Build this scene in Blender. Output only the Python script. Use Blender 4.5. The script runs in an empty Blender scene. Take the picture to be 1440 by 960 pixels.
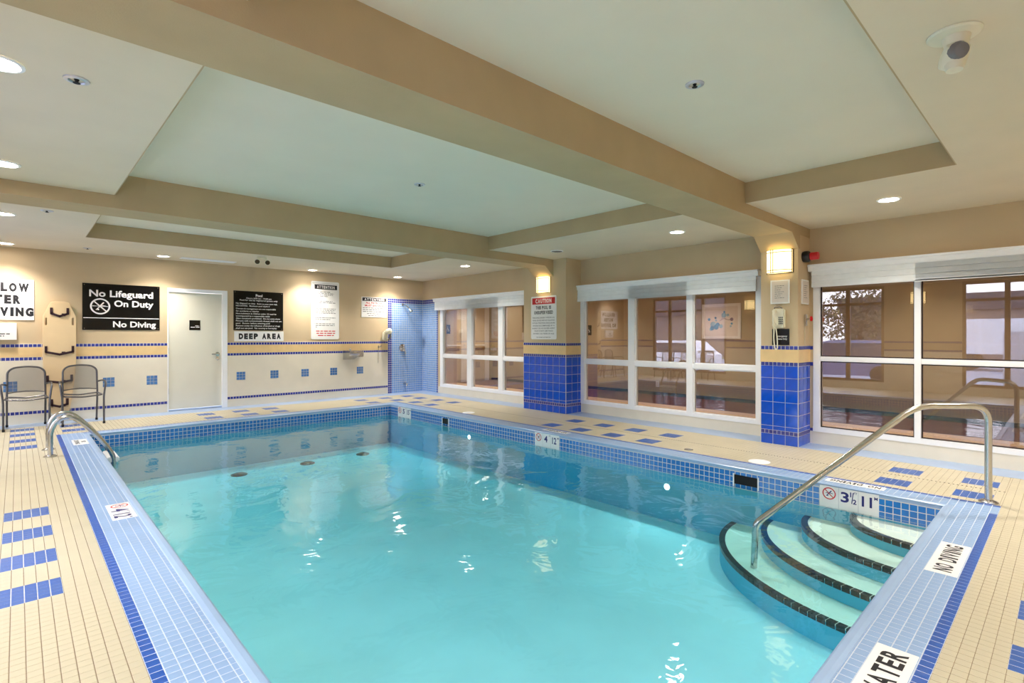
import bpy, math, random
from mathutils import Vector, Matrix
import numpy as np
random.seed(7)
SC = bpy.context.scene
COL = SC.collection
PI = math.pi

# ------------------------------------------------------------------ camera, world, exposure
cd = bpy.data.cameras.new('camera')
cam = bpy.data.objects.new('camera', cd); COL.objects.link(cam)
cd.sensor_width = 36.0; cd.lens = 740.3 / 1440 * 36.0
cd.shift_y = -7.7 / 1440
cd.clip_start = 0.02; cd.clip_end = 300
CAM = Vector((0, 0, 1.3)); YAW = 0.75418
cam.location = CAM; cam.rotation_euler = (PI / 2, 0, -YAW)
SC.camera = cam

w = bpy.data.worlds.new('world'); SC.world = w; w.use_nodes = True
nt = w.node_tree; bg = nt.nodes['Background']
tcw = nt.nodes.new('ShaderNodeTexCoord'); sepw = nt.nodes.new('ShaderNodeSeparateXYZ')
rampw = nt.nodes.new('ShaderNodeValToRGB')
nt.links.new(tcw.outputs['Generated'], sepw.inputs[0]); nt.links.new(sepw.outputs['Z'], rampw.inputs[0])
rampw.color_ramp.elements[0].color = (0.86, 0.86, 0.95, 1)
rampw.color_ramp.elements[1].color = (0.62, 0.70, 0.92, 1)
nt.links.new(rampw.outputs[0], bg.inputs['Color'])
bg.inputs['Strength'].default_value = 5.5

vs = SC.view_settings
vs.view_transform = 'Standard'; vs.look = 'None'; vs.gamma = 1; vs.use_curve_mapping = False
vs.exposure = 0.57
DOWNLIGHT_W = 125.0
HALL_FILL_W = 135.0
SC.cycles.max_bounces = 10; SC.cycles.diffuse_bounces = 6; SC.cycles.glossy_bounces = 4
SC.cycles.transparent_max_bounces = 16; SC.cycles.caustics_reflective = False; SC.cycles.caustics_refractive = False

# ------------------------------------------------------------------ materials
def lin(c):
    return tuple(((v / 255) / 12.92 if v / 255 <= 0.04045 else ((v / 255 + 0.055) / 1.055) ** 2.4) for v in c) + (1,)
MATS = {}
def mat(name, rgb, rough=0.5, metal=0.0, var=0.06, scale=6.0, bump=0.0, bscale=60.0, spec=0.5, emit=0.0, coat=0.0):
    if name in MATS: return MATS[name]
    m = bpy.data.materials.new(name); m.use_nodes = True
    n = m.node_tree.nodes; l = m.node_tree.links; b = n['Principled BSDF']
    c = lin(rgb)
    tc = n.new('ShaderNodeTexCoord'); nz = n.new('ShaderNodeTexNoise'); nz.inputs['Scale'].default_value = scale
    nz.inputs['Detail'].default_value = 4
    l.new(tc.outputs['Object'], nz.inputs['Vector'])
    rp = n.new('ShaderNodeValToRGB')
    rp.color_ramp.elements[0].position = 0.3; rp.color_ramp.elements[1].position = 0.7
    rp.color_ramp.elements[0].color = tuple(v * (1 - var) for v in c[:3]) + (1,)
    rp.color_ramp.elements[1].color = tuple(min(1, v * (1 + var)) for v in c[:3]) + (1,)
    l.new(nz.outputs['Fac'], rp.inputs[0]); l.new(rp.outputs[0], b.inputs['Base Color'])
    b.inputs['Roughness'].default_value = rough; b.inputs['Metallic'].default_value = metal
    b.inputs['Specular IOR Level'].default_value = spec
    if coat: b.inputs['Coat Weight'].default_value = coat; b.inputs['Coat Roughness'].default_value = 0.08
    if emit:
        b.inputs['Emission Color'].default_value = c; b.inputs['Emission Strength'].default_value = emit
    if bump:
        nb = n.new('ShaderNodeTexNoise'); nb.inputs['Scale'].default_value = bscale
        l.new(tc.outputs['Object'], nb.inputs['Vector'])
        bp = n.new('ShaderNodeBump'); bp.inputs['Strength'].default_value = bump; bp.inputs['Distance'].default_value = 0.01
        l.new(nb.outputs['Fac'], bp.inputs['Height']); l.new(bp.outputs[0], b.inputs['Normal'])
    MATS[name] = m
    return m

def sheet_mat(name, base, tint, gloss_rough, refl, ripple=None, volume=None, pw=5.0):
    """clear sheet (glass, water): transparent + Schlick weighted mirror, same from both sides"""
    m = bpy.data.materials.new(name); m.use_nodes = True
    n = m.node_tree.nodes; l = m.node_tree.links
    n.remove(n['Principled BSDF']); out = n['Material Output']
    tr = n.new('ShaderNodeBsdfTransparent'); tr.inputs[0].default_value = tint + (1,)
    gl = n.new('ShaderNodeBsdfAnisotropic'); gl.inputs['Roughness'].default_value = gloss_rough
    gl.inputs['Color'].default_value = refl + (1,)
    lw = n.new('ShaderNodeLayerWeight'); lw.inputs['Blend'].default_value = 0.5
    p = n.new('ShaderNodeMath'); p.operation = 'POWER'; p.inputs[1].default_value = pw
    ma = n.new('ShaderNodeMath'); ma.operation = 'MULTIPLY_ADD'; ma.inputs[1].default_value = 1 - base; ma.inputs[2].default_value = base
    mx = n.new('ShaderNodeMixShader')
    l.new(lw.outputs['Facing'], p.inputs[0]); l.new(p.outputs[0], ma.inputs[0]); l.new(ma.outputs[0], mx.inputs[0])
    l.new(tr.outputs[0], mx.inputs[1]); l.new(gl.outputs[0], mx.inputs[2]); l.new(mx.outputs[0], out.inputs['Surface'])
    if ripple:
        tc = n.new('ShaderNodeTexCoord')
        n1 = n.new('ShaderNodeTexNoise'); n1.inputs['Scale'].default_value = ripple[0]; n1.inputs['Detail'].default_value = 3; n1.inputs['Distortion'].default_value = 0.6
        l.new(tc.outputs['Object'], n1.inputs['Vector'])
        bp = n.new('ShaderNodeBump'); bp.inputs['Strength'].default_value = ripple[1]; bp.inputs['Distance'].default_value = ripple[2]
        l.new(n1.outputs['Fac'], bp.inputs['Height'])
        l.new(bp.outputs[0], gl.inputs['Normal'])
    if volume:
        va = n.new('ShaderNodeVolumeAbsorption'); va.inputs['Color'].default_value = volume[0] + (1,); va.inputs['Density'].default_value = volume[1]
        l.new(va.outputs[0], out.inputs['Volume'])
    MATS[name] = m
    return m

def mesh_fabric(name, rgb, cover):
    m = bpy.data.materials.new(name); m.use_nodes = True
    n = m.node_tree.nodes; l = m.node_tree.links; b = n['Principled BSDF']; out = n['Material Output']
    b.inputs['Base Color'].default_value = lin(rgb); b.inputs['Roughness'].default_value = 0.6
    tr = n.new('ShaderNodeBsdfTransparent'); mx = n.new('ShaderNodeMixShader')
    nz = n.new('ShaderNodeTexNoise'); nz.inputs['Scale'].default_value = 40
    ma = n.new('ShaderNodeMath'); ma.operation = 'MULTIPLY_ADD'; ma.inputs[1].default_value = 0.1; ma.inputs[2].default_value = cover - 0.05
    l.new(nz.outputs['Fac'], ma.inputs[0]); l.new(ma.outputs[0], mx.inputs[0])
    l.new(tr.outputs[0], mx.inputs[1]); l.new(b.outputs[0], mx.inputs[2]); l.new(mx.outputs[0], out.inputs['Surface'])
    MATS[name] = m; return m

M_TAN = mat('tan_wall_paint', (204, 182, 148), 0.75, var=0.04, scale=2, bump=0.08, bscale=180)
M_BEAM = mat('tan_beam_paint', (190, 166, 128), 0.7, var=0.05, scale=3, bump=0.1, bscale=150)
M_SOFFIT = mat('beige_soffit_paint', (226, 212, 188), 0.8, var=0.03, scale=2, bump=0.1, bscale=150)
M_TRAY = mat('white_tray_paint', (234, 224, 204), 0.8, var=0.02, scale=2, bump=0.08, bscale=150)
M_CREAMWALL = mat('cream_wall_tile', (232, 224, 206), 0.3, var=0.03, scale=4)
M_PEACH = mat('peach_band_tile', (232, 200, 146), 0.3, var=0.05, scale=8)
M_NAVY = mat('dark_blue_stripe_tile', (52, 62, 150), 0.25, var=0.15, scale=30)
M_ACCENT = mat('mid_blue_accent_tile', (84, 128, 186), 0.25, var=0.12, scale=25)
M_COBALT = mat('cobalt_glazed_tile', (8, 78, 206), 0.08, var=0.12, scale=9, coat=0.15)
M_GROUT = mat('white_grout', (222, 220, 214), 0.8, var=0.05, scale=40)
M_DGROUT = mat('brown_deck_grout', (136, 118, 94), 0.9, var=0.1, scale=30)
M_CREAM = mat('cream_deck_tile', (197, 187, 161), 0.38, var=0.05, scale=3.5)
M_DECKBLUE = mat('blue_deck_tile', (48, 92, 168), 0.35, var=0.12, scale=14)
M_BAND = mat('cobalt_coping_tile', (36, 86, 172), 0.3, var=0.14, scale=16)
M_COPE = mat('pale_blue_coping_tile', (142, 171, 210), 0.35, var=0.05, scale=5)
M_NOSE = mat('pale_blue_bullnose', (158, 184, 218), 0.3, var=0.04, scale=5)
M_COPEG = mat('pale_coping_grout', (206, 214, 226), 0.8, var=0.04, scale=30)
M_POOLTILE = mat('blue_pool_wall_tile', (44, 118, 196), 0.15, var=0.12, scale=12, coat=0.3)
M_BORDER = mat('grey_blue_floor_border', (160, 182, 216), 0.35, var=0.05, scale=4)
M_SHOWER = mat('light_blue_shower_tile', (122, 164, 218), 0.2, var=0.1, scale=14)
M_PLASTER = mat('white_pool_plaster', (232, 244, 248), 0.7, var=0.05, scale=1.6)
M_POOLWALL = mat('blue_pool_wall_paint', (92, 186, 208), 0.7, var=0.06, scale=3)
M_STEP = mat('white_step_plaster', (240, 240, 226), 0.7, var=0.04, scale=5)
M_NOSING = mat('black_nosing_tile', (28, 34, 36), 0.3, var=0.35, scale=20)
M_WHITE = mat('white_gloss_paint', (246, 247, 250), 0.4, var=0.02, scale=5)
M_BLIND = mat('white_blind_fabric', (244, 247, 250), 0.8, var=0.03, scale=10, bump=0.1, bscale=90)
M_SIGNW = mat('white_sign_board', (244, 242, 240), 0.35, var=0.02)
M_SIGNB = mat('black_sign_board', (12, 11, 12), 0.18, var=0.2, spec=0.4)
M_INK = mat('black_ink', (22, 20, 26), 0.6, var=0.1)
M_GREYINK = mat('grey_ink', (120, 116, 118), 0.6, var=0.1)
M_REDINK = mat('red_ink', (206, 30, 40), 0.5, var=0.05)
M_BLUEINK = mat('navy_ink', (30, 34, 110), 0.5, var=0.1)
M_WHITEINK = mat('white_ink', (240, 236, 236), 0.5, var=0.03)
M_STEEL = mat('brushed_stainless_steel', (196, 194, 190), 0.22, metal=1.0, var=0.05, scale=30)
M_CHROME = mat('chrome', (205, 206, 208), 0.12, metal=1.0, var=0.03, scale=20)
M_CHAIR = mat('dark_grey_chair_metal', (92, 90, 92), 0.35, metal=0.6, var=0.1, scale=30)
M_RUBBER = mat('black_rubber', (22, 22, 24), 0.7, var=0.2)
M_MESH = mesh_fabric('grey_chair_mesh', (104, 100, 98), 0.42)
M_BOARD = mat('cream_spineboard_plastic', (230, 202, 158), 0.4, var=0.04, scale=4)
M_STRAP = mat('maroon_black_strap', (52, 26, 36), 0.8, var=0.3, scale=60)
M_DOOR = mat('off_white_door_paint', (226, 222, 206), 0.45, var=0.02, scale=3)
M_PLASTIC = mat('ivory_plastic', (232, 226, 204), 0.4, var=0.03)
M_REDPL = mat('red_plastic', (214, 28, 34), 0.3, var=0.06)
M_BLKPL = mat('black_plastic', (20, 20, 24), 0.3, var=0.2)
M_LENS = mat('glowing_lamp_lens', (255, 246, 232), 0.5, var=0.0, emit=40.0)
M_SHADE = mat('glowing_sconce_glass', (255, 226, 160), 0.5, var=0.04, emit=2.3)
M_POOLLENS = mat('glowing_pool_lamp_lens', (255, 250, 240), 0.4, var=0.0, emit=5.0)
M_BRONZE = mat('dark_bronze', (74, 58, 40), 0.4, metal=0.7, var=0.1)
M_HALLWALL = mat('brown_hallway_wall', (176, 156, 122), 0.8, var=0.04, scale=2)
M_CARPET = mat('dark_red_carpet', (92, 34, 26), 0.95, var=0.25, scale=40)
M_HALLFLOOR = mat('peach_hallway_tile', (222, 186, 150), 0.5, var=0.05, scale=8)
M_BASEB = mat('dark_brown_baseboard', (40, 22, 20), 0.5, var=0.1)
M_HALLDOOR = mat('cream_hallway_door', (216, 200, 176), 0.5, var=0.05, scale=4)
M_ART = mat('cream_art_paper', (228, 216, 206), 0.6, var=0.04)
M_ARTBLUE = mat('blue_watercolour', (40, 140, 190), 0.6, var=0.4, scale=14)
M_ARTLT = mat('pale_blue_watercolour', (140, 190, 214), 0.6, var=0.25, scale=14)
M_ARTVIO = mat('violet_watercolour', (120, 96, 130), 0.6, var=0.3, scale=14)
M_BLUESIGN = mat('blue_sign_board', (40, 62, 120), 0.4, var=0.1)
M_FRAME = mat('brown_window_frame', (120, 98, 74), 0.5, var=0.08)
M_ASPHALT = mat('grey_asphalt', (162, 165, 180), 0.95, var=0.12, scale=3)
M_GRASS = mat('dull_green_lawn', (100, 112, 76), 0.95, var=0.25, scale=3)
M_BUILD = mat('brown_building_wall', (132, 118, 116), 0.9, var=0.08, scale=1)
M_ROOF = mat('dark_grey_roof', (84, 80, 88), 0.9, var=0.1, scale=2)
M_CARW = mat('white_car_paint', (226, 230, 238), 0.2, var=0.02, coat=0.6)
M_CARB = mat('blue_grey_car_paint', (96, 108, 150), 0.2, var=0.05, coat=0.6)
M_CARGL = mat('dark_car_glass', (40, 44, 62), 0.08, var=0.1)
M_BARK = mat('brown_bark', (80, 62, 50), 0.9, var=0.3, scale=12)
M_LEAF = mat('dark_green_leaves', (98, 94, 72), 0.8, var=0.4, scale=5)
M_GREYBOX = mat('grey_enclosure_board', (176, 176, 184), 0.8, var=0.05, scale=2)
M_SPRK = mat('pale_grey_metal', (206, 206, 212), 0.3, metal=0.6, var=0.05)
M_DARK = mat('dark_void', (18, 18, 20), 0.9, var=0.1)
M_GLASS = sheet_mat('window_glass', 0.115, (0.90, 0.86, 0.82), 0.0, (1, 1, 1))
M_OUTGLASS = sheet_mat('exterior_window_glass', 0.06, (0.95, 0.96, 0.98), 0.0, (1, 1, 1))
M_WATER = sheet_mat('pool_water', 0.02, (0.97, 0.99, 0.99), 0.03, (1, 1, 1), ripple=(2.6, 0.22, 0.05),
                    volume=((0.04, 0.885, 0.99), 0.62))

# ------------------------------------------------------------------ mesh helper
class MB:
    def __init__(s): s.v = []; s.f = []
    def add(s, vs_, fs):
        o = len(s.v); s.v += [tuple(p) for p in vs_]; s.f += [tuple(i + o for i in f) for f in fs]; return s
    def box(s, x0, x1, y0, y1, z0, z1):
        return s.add([(x0, y0, z0), (x1, y0, z0), (x1, y1, z0), (x0, y1, z0), (x0, y0, z1), (x1, y0, z1), (x1, y1, z1), (x0, y1, z1)],
                     [(3, 2, 1, 0), (4, 5, 6, 7), (0, 1, 5, 4), (1, 2, 6, 5), (2, 3, 7, 6), (3, 0, 4, 7)])
    def obox(s, c, ux, uy, uz, a, b, d):
        c, ux, uy, uz = Vector(c), Vector(ux), Vector(uy), Vector(uz)
        P = [c + ux * i * a + uy * j * b + uz * k * d for k in (-1, 1) for (i, j) in ((-1, -1), (1, -1), (1, 1), (-1, 1))]
        return s.add(P, [(3, 2, 1, 0), (4, 5, 6, 7), (0, 1, 5, 4), (1, 2, 6, 5), (2, 3, 7, 6), (3, 0, 4, 7)])
    def bbox(s, x0, x1, y0, y1, z0, z1, b=0.004):
        """box with chamfered edges"""
        X = (x0, x0 + b, x1 - b, x1); Y = (y0, y0 + b, y1 - b, y1); Z = (z0, z0 + b, z1 - b, z1)
        import bmesh
        bm = bmesh.new(); bmesh.ops.create_cube(bm, size=1)
        for v in bm.verts:
            v.co = Vector((x0 if v.co.x < 0 else x1, y0 if v.co.y < 0 else y1, z0 if v.co.z < 0 else z1))
        bmesh.ops.bevel(bm, geom=bm.edges[:], offset=b, segments=2, affect='EDGES')
        bm.verts.index_update()
        s.add([v.co[:] for v in bm.verts], [[v.index for v in f.verts] for f in bm.faces]); bm.free(); return s
    def prism(s, pts, axis, a, b):
        """2D polygon extruded along an axis: 'x' pts=(y,z), 'y' pts=(x,z), 'z' pts=(x,y)"""
        mk = {'x': lambda p, t: (t, p[0], p[1]), 'y': lambda p, t: (p[0], t, p[1]), 'z': lambda p, t: (p[0], p[1], t)}[axis]
        n = len(pts); P = [mk(p, a) for p in pts] + [mk(p, b) for p in pts]
        return s.add(P, [tuple(range(n))[::-1], tuple(range(n, 2 * n))] + [(i, (i + 1) % n, n + (i + 1) % n, n + i) for i in range(n)])
    def lathe(s, prof, o, ax=(0, 0, 1), n=24, cap=True):
        """profile of (r, t) turned about an axis through o"""
        ax = Vector(ax).normalized(); t = Vector((1, 0, 0)) if abs(ax.x) < 0.9 else Vector((0, 1, 0))
        u = ax.cross(t).normalized(); v = ax.cross(u); o = Vector(o); P = []; Fs = []
        for r, h in prof:
            for k in range(n):
                a = 2 * PI * k / n; P.append(o + ax * h + (u * math.cos(a) + v * math.sin(a)) * r)
        for i in range(len(prof) - 1):
            for k in range(n):
                k2 = (k + 1) % n; Fs.append((i * n + k, i * n + k2, (i + 1) * n + k2, (i + 1) * n + k))
        if cap:
            Fs.append(tuple(range(n))[::-1]); Fs.append(tuple(range((len(prof) - 1) * n, len(prof) * n)))
        return s.add(P, Fs)
    def tube(s, pts, r, n=10, cap=True, closed=False):
        pts = [Vector(p) for p in pts]; P = []; Fs = []
        rr = r if isinstance(r, (list, tuple)) else [r] * len(pts)
        t0 = (pts[1] - pts[0]).normalized(); u = t0.orthogonal().normalized()
        for i, p in enumerate(pts):
            t = ((pts[min(i + 1, len(pts) - 1)] - pts[max(i - 1, 0)])).normalized()
            u = (u - t * u.dot(t)).normalized(); v = t.cross(u)
            for k in range(n):
                a = 2 * PI * k / n; P.append(p + (u * math.cos(a) + v * math.sin(a)) * rr[i])
        for i in range(len(pts) - 1):
            for k in range(n):
                k2 = (k + 1) % n; Fs.append((i * n + k, i * n + k2, (i + 1) * n + k2, (i + 1) * n + k))
        if cap: Fs.append(tuple(range(n))[::-1]); Fs.append(tuple(range((len(pts) - 1) * n, len(pts) * n)))
        return s.add(P, Fs)
    def build(s, name, m, parent=None, smooth=False, kind=None, label=None):
        me = bpy.data.meshes.new(name)
        off = Vector(parent_world(parent)) if parent else Vector((0, 0, 0))
        vv = [(p[0] - off.x, p[1] - off.y, p[2] - off.z) for p in s.v]
        me.from_pydata(vv, [], s.f); me.materials.append(m); me.update()
        import bmesh
        bm = bmesh.new(); bm.from_mesh(me); bmesh.ops.recalc_face_normals(bm, faces=bm.faces); bm.to_mesh(me); bm.free()
        if smooth:
            for p in me.polygons: p.use_smooth = True
            try: me.set_sharp_from_angle(angle=math.radians(40))
            except Exception: pass
        o = bpy.data.objects.new(name, me); COL.objects.link(o)
        if parent: o.parent = parent
        if kind: o['kind'] = kind
        if label: o['label'] = label
        return o

def parent_world(o):
    p = Vector((0, 0, 0))
    while o: p += o.location; o = o.parent
    return p
def bend(pts, r=0.06, n=6):
    """round the corners of a polyline"""
    pts = [Vector(p) for p in pts]; out = [pts[0]]
    for i in range(1, len(pts) - 1):
        a, b, c = pts[i - 1], pts[i], pts[i + 1]
        d1 = (a - b); d2 = (c - b); k = min(r, d1.length * 0.49, d2.length * 0.49)
        p, q = b + d1.normalized() * k, b + d2.normalized() * k
        for j in range(n + 1):
            t = j / n; out.append(p * (1 - t) ** 2 + b * 2 * t * (1 - t) + q * t * t)
    out.append(pts[-1]); return out
def thing(name, label, cat, loc=(0, 0, 0), group=None, rz=0.0):
    o = bpy.data.objects.new(name, None); COL.objects.link(o); o.empty_display_size = 0.1
    o.location = loc; o.rotation_euler = (0, 0, rz); o['label'] = label; o['category'] = cat
    if group: o['group'] = group
    return o
def struct(name, loc=(0, 0, 0)):
    o = bpy.data.objects.new(name, None); COL.objects.link(o); o.location = loc; o['kind'] = 'structure'; return o
def tag(o, label, cat, group=None):
    o['label'] = label; o['category'] = cat
    if group: o['group'] = group
    return o
def copy_tree(o, parent=None):
    c = o.copy(); COL.objects.link(c); c.parent = parent
    for ch in list(o.children): copy_tree(ch, c)
    return c
def project(p):
    d = Vector(p) - CAM; s, c = math.sin(YAW), math.cos(YAW)
    z = d.x * s + d.y * c
    if z < 0.1: return None
    return 720 + 740.3 * (d.x * c - d.y * s) / z, 472.3 - 740.3 * d.z / z, z

# tiles: raised piece with sloped edges, 5 quads
def tile_geo(c, ux, uy, n, a, b, h, e=0.0012):
    c, ux, uy, n = Vector(c), Vector(ux), Vector(uy), Vector(n)
    lo = [c + ux * i * a + uy * j * b for (i, j) in ((-1, -1), (1, -1), (1, 1), (-1, 1))]
    hi = [c + n * h + ux * i * (a - e) + uy * j * (b - e) for (i, j) in ((-1, -1), (1, -1), (1, 1), (-1, 1))]
    return lo + hi, [(4, 5, 6, 7), (0, 1, 5, 4), (1, 2, 6, 5), (2, 3, 7, 6), (3, 0, 4, 7)]
TILE_MESH = {}
def tile_part(parent, name, c, ux, uy, n, a, b, h, m):
    key = (tuple(ux), tuple(uy), tuple(n), round(a, 4), round(b, 4), h, m.name)
    if key not in TILE_MESH:
        me = bpy.data.meshes.new(name); P, Fs = tile_geo((0, 0, 0), ux, uy, n, a, b, h)
        me.from_pydata(P, [], Fs); me.materials.append(m); TILE_MESH[key] = me
    o = bpy.data.objects.new(name, TILE_MESH[key]); COL.objects.link(o); o.parent = parent
    o.location = Vector(c) - parent_world(parent); return o
def tile_stuff(parent, name, tiles, m):
    b = MB()
    for t in tiles: b.add(*tile_geo(*t))
    me = bpy.data.meshes.new(name); off = parent_world(parent)
    me.from_pydata([(p[0] - off.x, p[1] - off.y, p[2] - off.z) for p in b.v], [], b.f); me.materials.append(m)
    o = bpy.data.objects.new(name, me); COL.objects.link(o); o.parent = parent; o['kind'] = 'stuff'; return o
def split_tiles(parent, tiles, m, limit=300, minpx=8.0, name='tile', rest='tile_field'):
    """the tiles that show largest become parts, the others one joined part"""
    sc = []
    for i, t in enumerate(tiles):
        q = project(t[0]); s = 0
        if q and -10 < q[0] < 1450 and -10 < q[1] < 970: s = 740.3 * 2 * t[4] / q[2]
        sc.append(s)
    order = sorted(range(len(tiles)), key=lambda i: -sc[i])
    big = [i for i in order if sc[i] >= minpx][:limit]; bs = set(big)
    for i in big: tile_part(parent, name, *tiles[i], m)
    r = [tiles[i] for i in range(len(tiles)) if i not in bs]
    if r: tile_stuff(parent, rest, r, m)

# ------------------------------------------------------------------ text
TXT = {}
def text_geo(s, bold=0.03):
    if (s, bold) not in TXT:
        c = bpy.data.curves.new('t', 'FONT'); c.body = s; c.size = 1; c.offset = bold; c.resolution_u = 3
        o = bpy.data.objects.new('t', c); me = bpy.data.meshes.new_from_object(o)
        v = [(p.co.x, p.co.y) for p in me.vertices]; f = [tuple(p.vertices) for p in me.polygons]
        bpy.data.objects.remove(o); bpy.data.curves.remove(c); bpy.data.meshes.remove(me)
        TXT[(s, bold)] = (v, f)
    return TXT[(s, bold)]
class Plane2D:
    def __init__(s, o, ux, uy, n): s.o, s.ux, s.uy, s.n = Vector(o), Vector(ux), Vector(uy), Vector(n)
    def p(s, x, y, h=0.0): return s.o + s.ux * x + s.uy * y + s.n * h
def put_text(mb, pl, s, cx, cy, hgt, wid=None, h=0.001, align='c', cap=0.72):
    v, f = text_geo(s, 0.026 if hgt > 0.03 else 0.012)
    if not v: return
    x0 = min(p[0] for p in v); x1 = max(p[0] for p in v)
    k = hgt / cap; kx = k if wid is None else wid / (x1 - x0)
    ox = cx - kx * (x0 + x1) / 2 if align == 'c' else cx - kx * x0
    mb.add([pl.p(ox + p[0] * kx, cy - hgt / 2 + p[1] * k, h) for p in v], f)
def put_block(mb, pl, s, x0, x1, cy, hgt, h=0.001, bold=0.045):
    """condensed block capitals: every letter gets an even width between x0 and x1"""
    wt = {'I': 0.42, 'W': 1.4, 'M': 1.3, ' ': 0.55, 'L': 0.85, 'E': 0.9, '1': 0.55}
    tot = sum(wt.get(ch, 1.0) + 0.22 for ch in s) - 0.22; k = (x1 - x0) / tot; x = x0
    for ch in s:
        wd = wt.get(ch, 1.0) * k
        if ch != ' ':
            v, f = text_geo(ch, bold); xa = min(p[0] for p in v); xb = max(p[0] for p in v); ya = min(p[1] for p in v); yb = max(p[1] for p in v)
            mb.add([pl.p(x + (p[0] - xa) / (xb - xa) * wd, cy - hgt / 2 + (p[1] - ya) / (yb - ya) * hgt, h) for p in v], f)
        x += wd + 0.22 * k
def put_rect(mb, pl, x0, x1, y0, y1, h=0.0008):
    mb.add([pl.p(x0, y0, h), pl.p(x1, y0, h), pl.p(x1, y1, h), pl.p(x0, y1, h)], [(0, 1, 2, 3)])
def put_line(mb, pl, a, b, wd, h=0.0012):
    a, b = Vector((a[0], a[1])), Vector((b[0], b[1])); d = (b - a).normalized(); q = Vector((-d.y, d.x)) * wd / 2
    mb.add([pl.p(*(a + q), h), pl.p(*(a - q), h), pl.p(*(b - q), h), pl.p(*(b + q), h)], [(0, 1, 2, 3)])
def put_ring(mb, pl, cx, cy, r, wd, h=0.0012, n=28, fill=False):
    P = []; Fs = []
    for k in range(n):
        a = 2 * PI * k / n; c, s_ = math.cos(a), math.sin(a)
        P.append(pl.p(cx + r * c, cy + r * s_, h)); P.append(pl.p(cx + (0 if fill else r - wd) * c, cy + (0 if fill else r - wd) * s_, h))
    for k in range(n):
        k2 = (k + 1) % n; Fs.append((2 * k, 2 * k2, 2 * k2 + 1, 2 * k + 1))
    mb.add(P, Fs)
def no_dive(mbring, mbman, pl, cx, cy, r):
    """ring with a slash and a small diver"""
    put_ring(mbring, pl, cx, cy, r, r * 0.17)
    k = r * 0.62; put_line(mbring, pl, (cx - k, cy + k), (cx + k, cy - k), r * 0.13, 0.0016)
    put_line(mbman, pl, (cx + 0.35 * r, cy + 0.5 * r), (cx - 0.12 * r, cy - 0.1 * r), r * 0.15)
    put_line(mbman, pl, (cx - 0.12 * r, cy - 0.1 * r), (cx - 0.42 * r, cy - 0.45 * r), r * 0.1)
    put_line(mbman, pl, (cx - 0.1 * r, cy + 0.05 * r), (cx - 0.5 * r, cy + 0.02 * r), r * 0.09)
    put_line(mbman, pl, (cx + 0.1 * r, cy + 0.1 * r), (cx + 0.55 * r, cy + 0.05 * r), r * 0.09)
    put_ring(mbman, pl, cx - 0.2 * r, cy - 0.38 * r, 0.1 * r, 0, fill=True)
BX, BZ, BN = (1, 0, 0), (0, 0, 1), (0, -1, 0)       # axes of the back wall face
PX_, PZ_, PN = (0, -1, 0), (0, 0, 1), (-1, 0, 0)    # axes of the window wall face
def board(root, pl, wd, ht, th, m, name='board', r=0.0):
    b = MB()
    if r:
        pts = []
        for cx, cy, a0 in ((wd - r, r, -90), (wd - r, ht - r, 0), (r, ht - r, 90), (r, r, 180)):
            for k in range(5):
                a = math.radians(a0 + 22.5 * k); pts.append((cx + r * math.cos(a), cy + r * math.sin(a)))
    else: pts = [(0, 0), (wd, 0), (wd, ht), (0, ht)]
    n = len(pts)
    b.add([pl.p(x, y, -th) for x, y in pts] + [pl.p(x, y, 0) for x, y in pts],
          [tuple(range(n))[::-1], tuple(range(n, 2 * n))] + [(i, (i + 1) % n, n + (i + 1) % n, n + i) for i in range(n)])
    return b.build(name, m, root)
def bars_text(mb, pl, x0, x1, y, hgt, seed):
    """a line of print too small to read: word-long dashes"""
    rnd = random.Random(seed); x = x0
    while x < x1:
        wl = rnd.uniform(1.2, 4.5) * hgt; e = min(x + wl, x1)
        put_rect(mb, pl, x, e, y - hgt * 0.35, y + hgt * 0.35, 0.001); x = e + hgt * 0.7

# ================================================================== SETTING
XL, XR, YN, YB = -1.1, 7.04, -1.1, 10.6
ZS, ZT = 2.6, 2.8
XT0, XT1, YT0, YT1 = 0.65, 5.2, 0.6, 8.9
PF = 6.65                       # pillar face / edge of the cream deck
YD = 10.2                       # edge of the cream deck at the back
OX0, OX1, OY0, OY1 = 0.368, 5.48, 0.371, 9.15     # coping outside
IX0, IX1, IY0, IY1 = 0.69, 5.17, 0.673, 8.88      # coping inside
ZW = -0.16                      # water level
ZF = -0.72                      # pool floor
P = 0.049                       # tile pitch

# floor
fl = MB()
fl.box(XL, OX0, YN, YD, -0.25, -0.0012); fl.box(OX0, PF, YN, OY0, -0.25, -0.0012)
fl.box(OX1, PF, OY0, OY1, -0.25, -0.0012); fl.box(OX0, PF, OY1, YD, -0.25, -0.0012)
floor = fl.build('floor', M_DGROUT, None, kind='structure')
patches = []
for y in (3.62, 4.159, 4.698, 5.237, 8.373, 8.912, 9.451, 9.96): patches.append((0.0475, y))
for y in (9.451, 9.96): patches.append((0.57, y))
for y in (3.595, 4.134, 4.673, 5.212, 8.299, 8.838, 1.096, 0.557): patches += [(5.72, y), (6.24, y)]
for x in (2.29, 2.81, 3.335, 5.075, 5.605, 6.155): patches += [(x, 9.37), (x, 9.88)]
for x in (2.93, 3.475): patches.append((x, 0.05))
cream, blue = [], []
UX, UY, UZ = (1, 0, 0), (0, 1, 0), (0, 0, 1)
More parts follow.
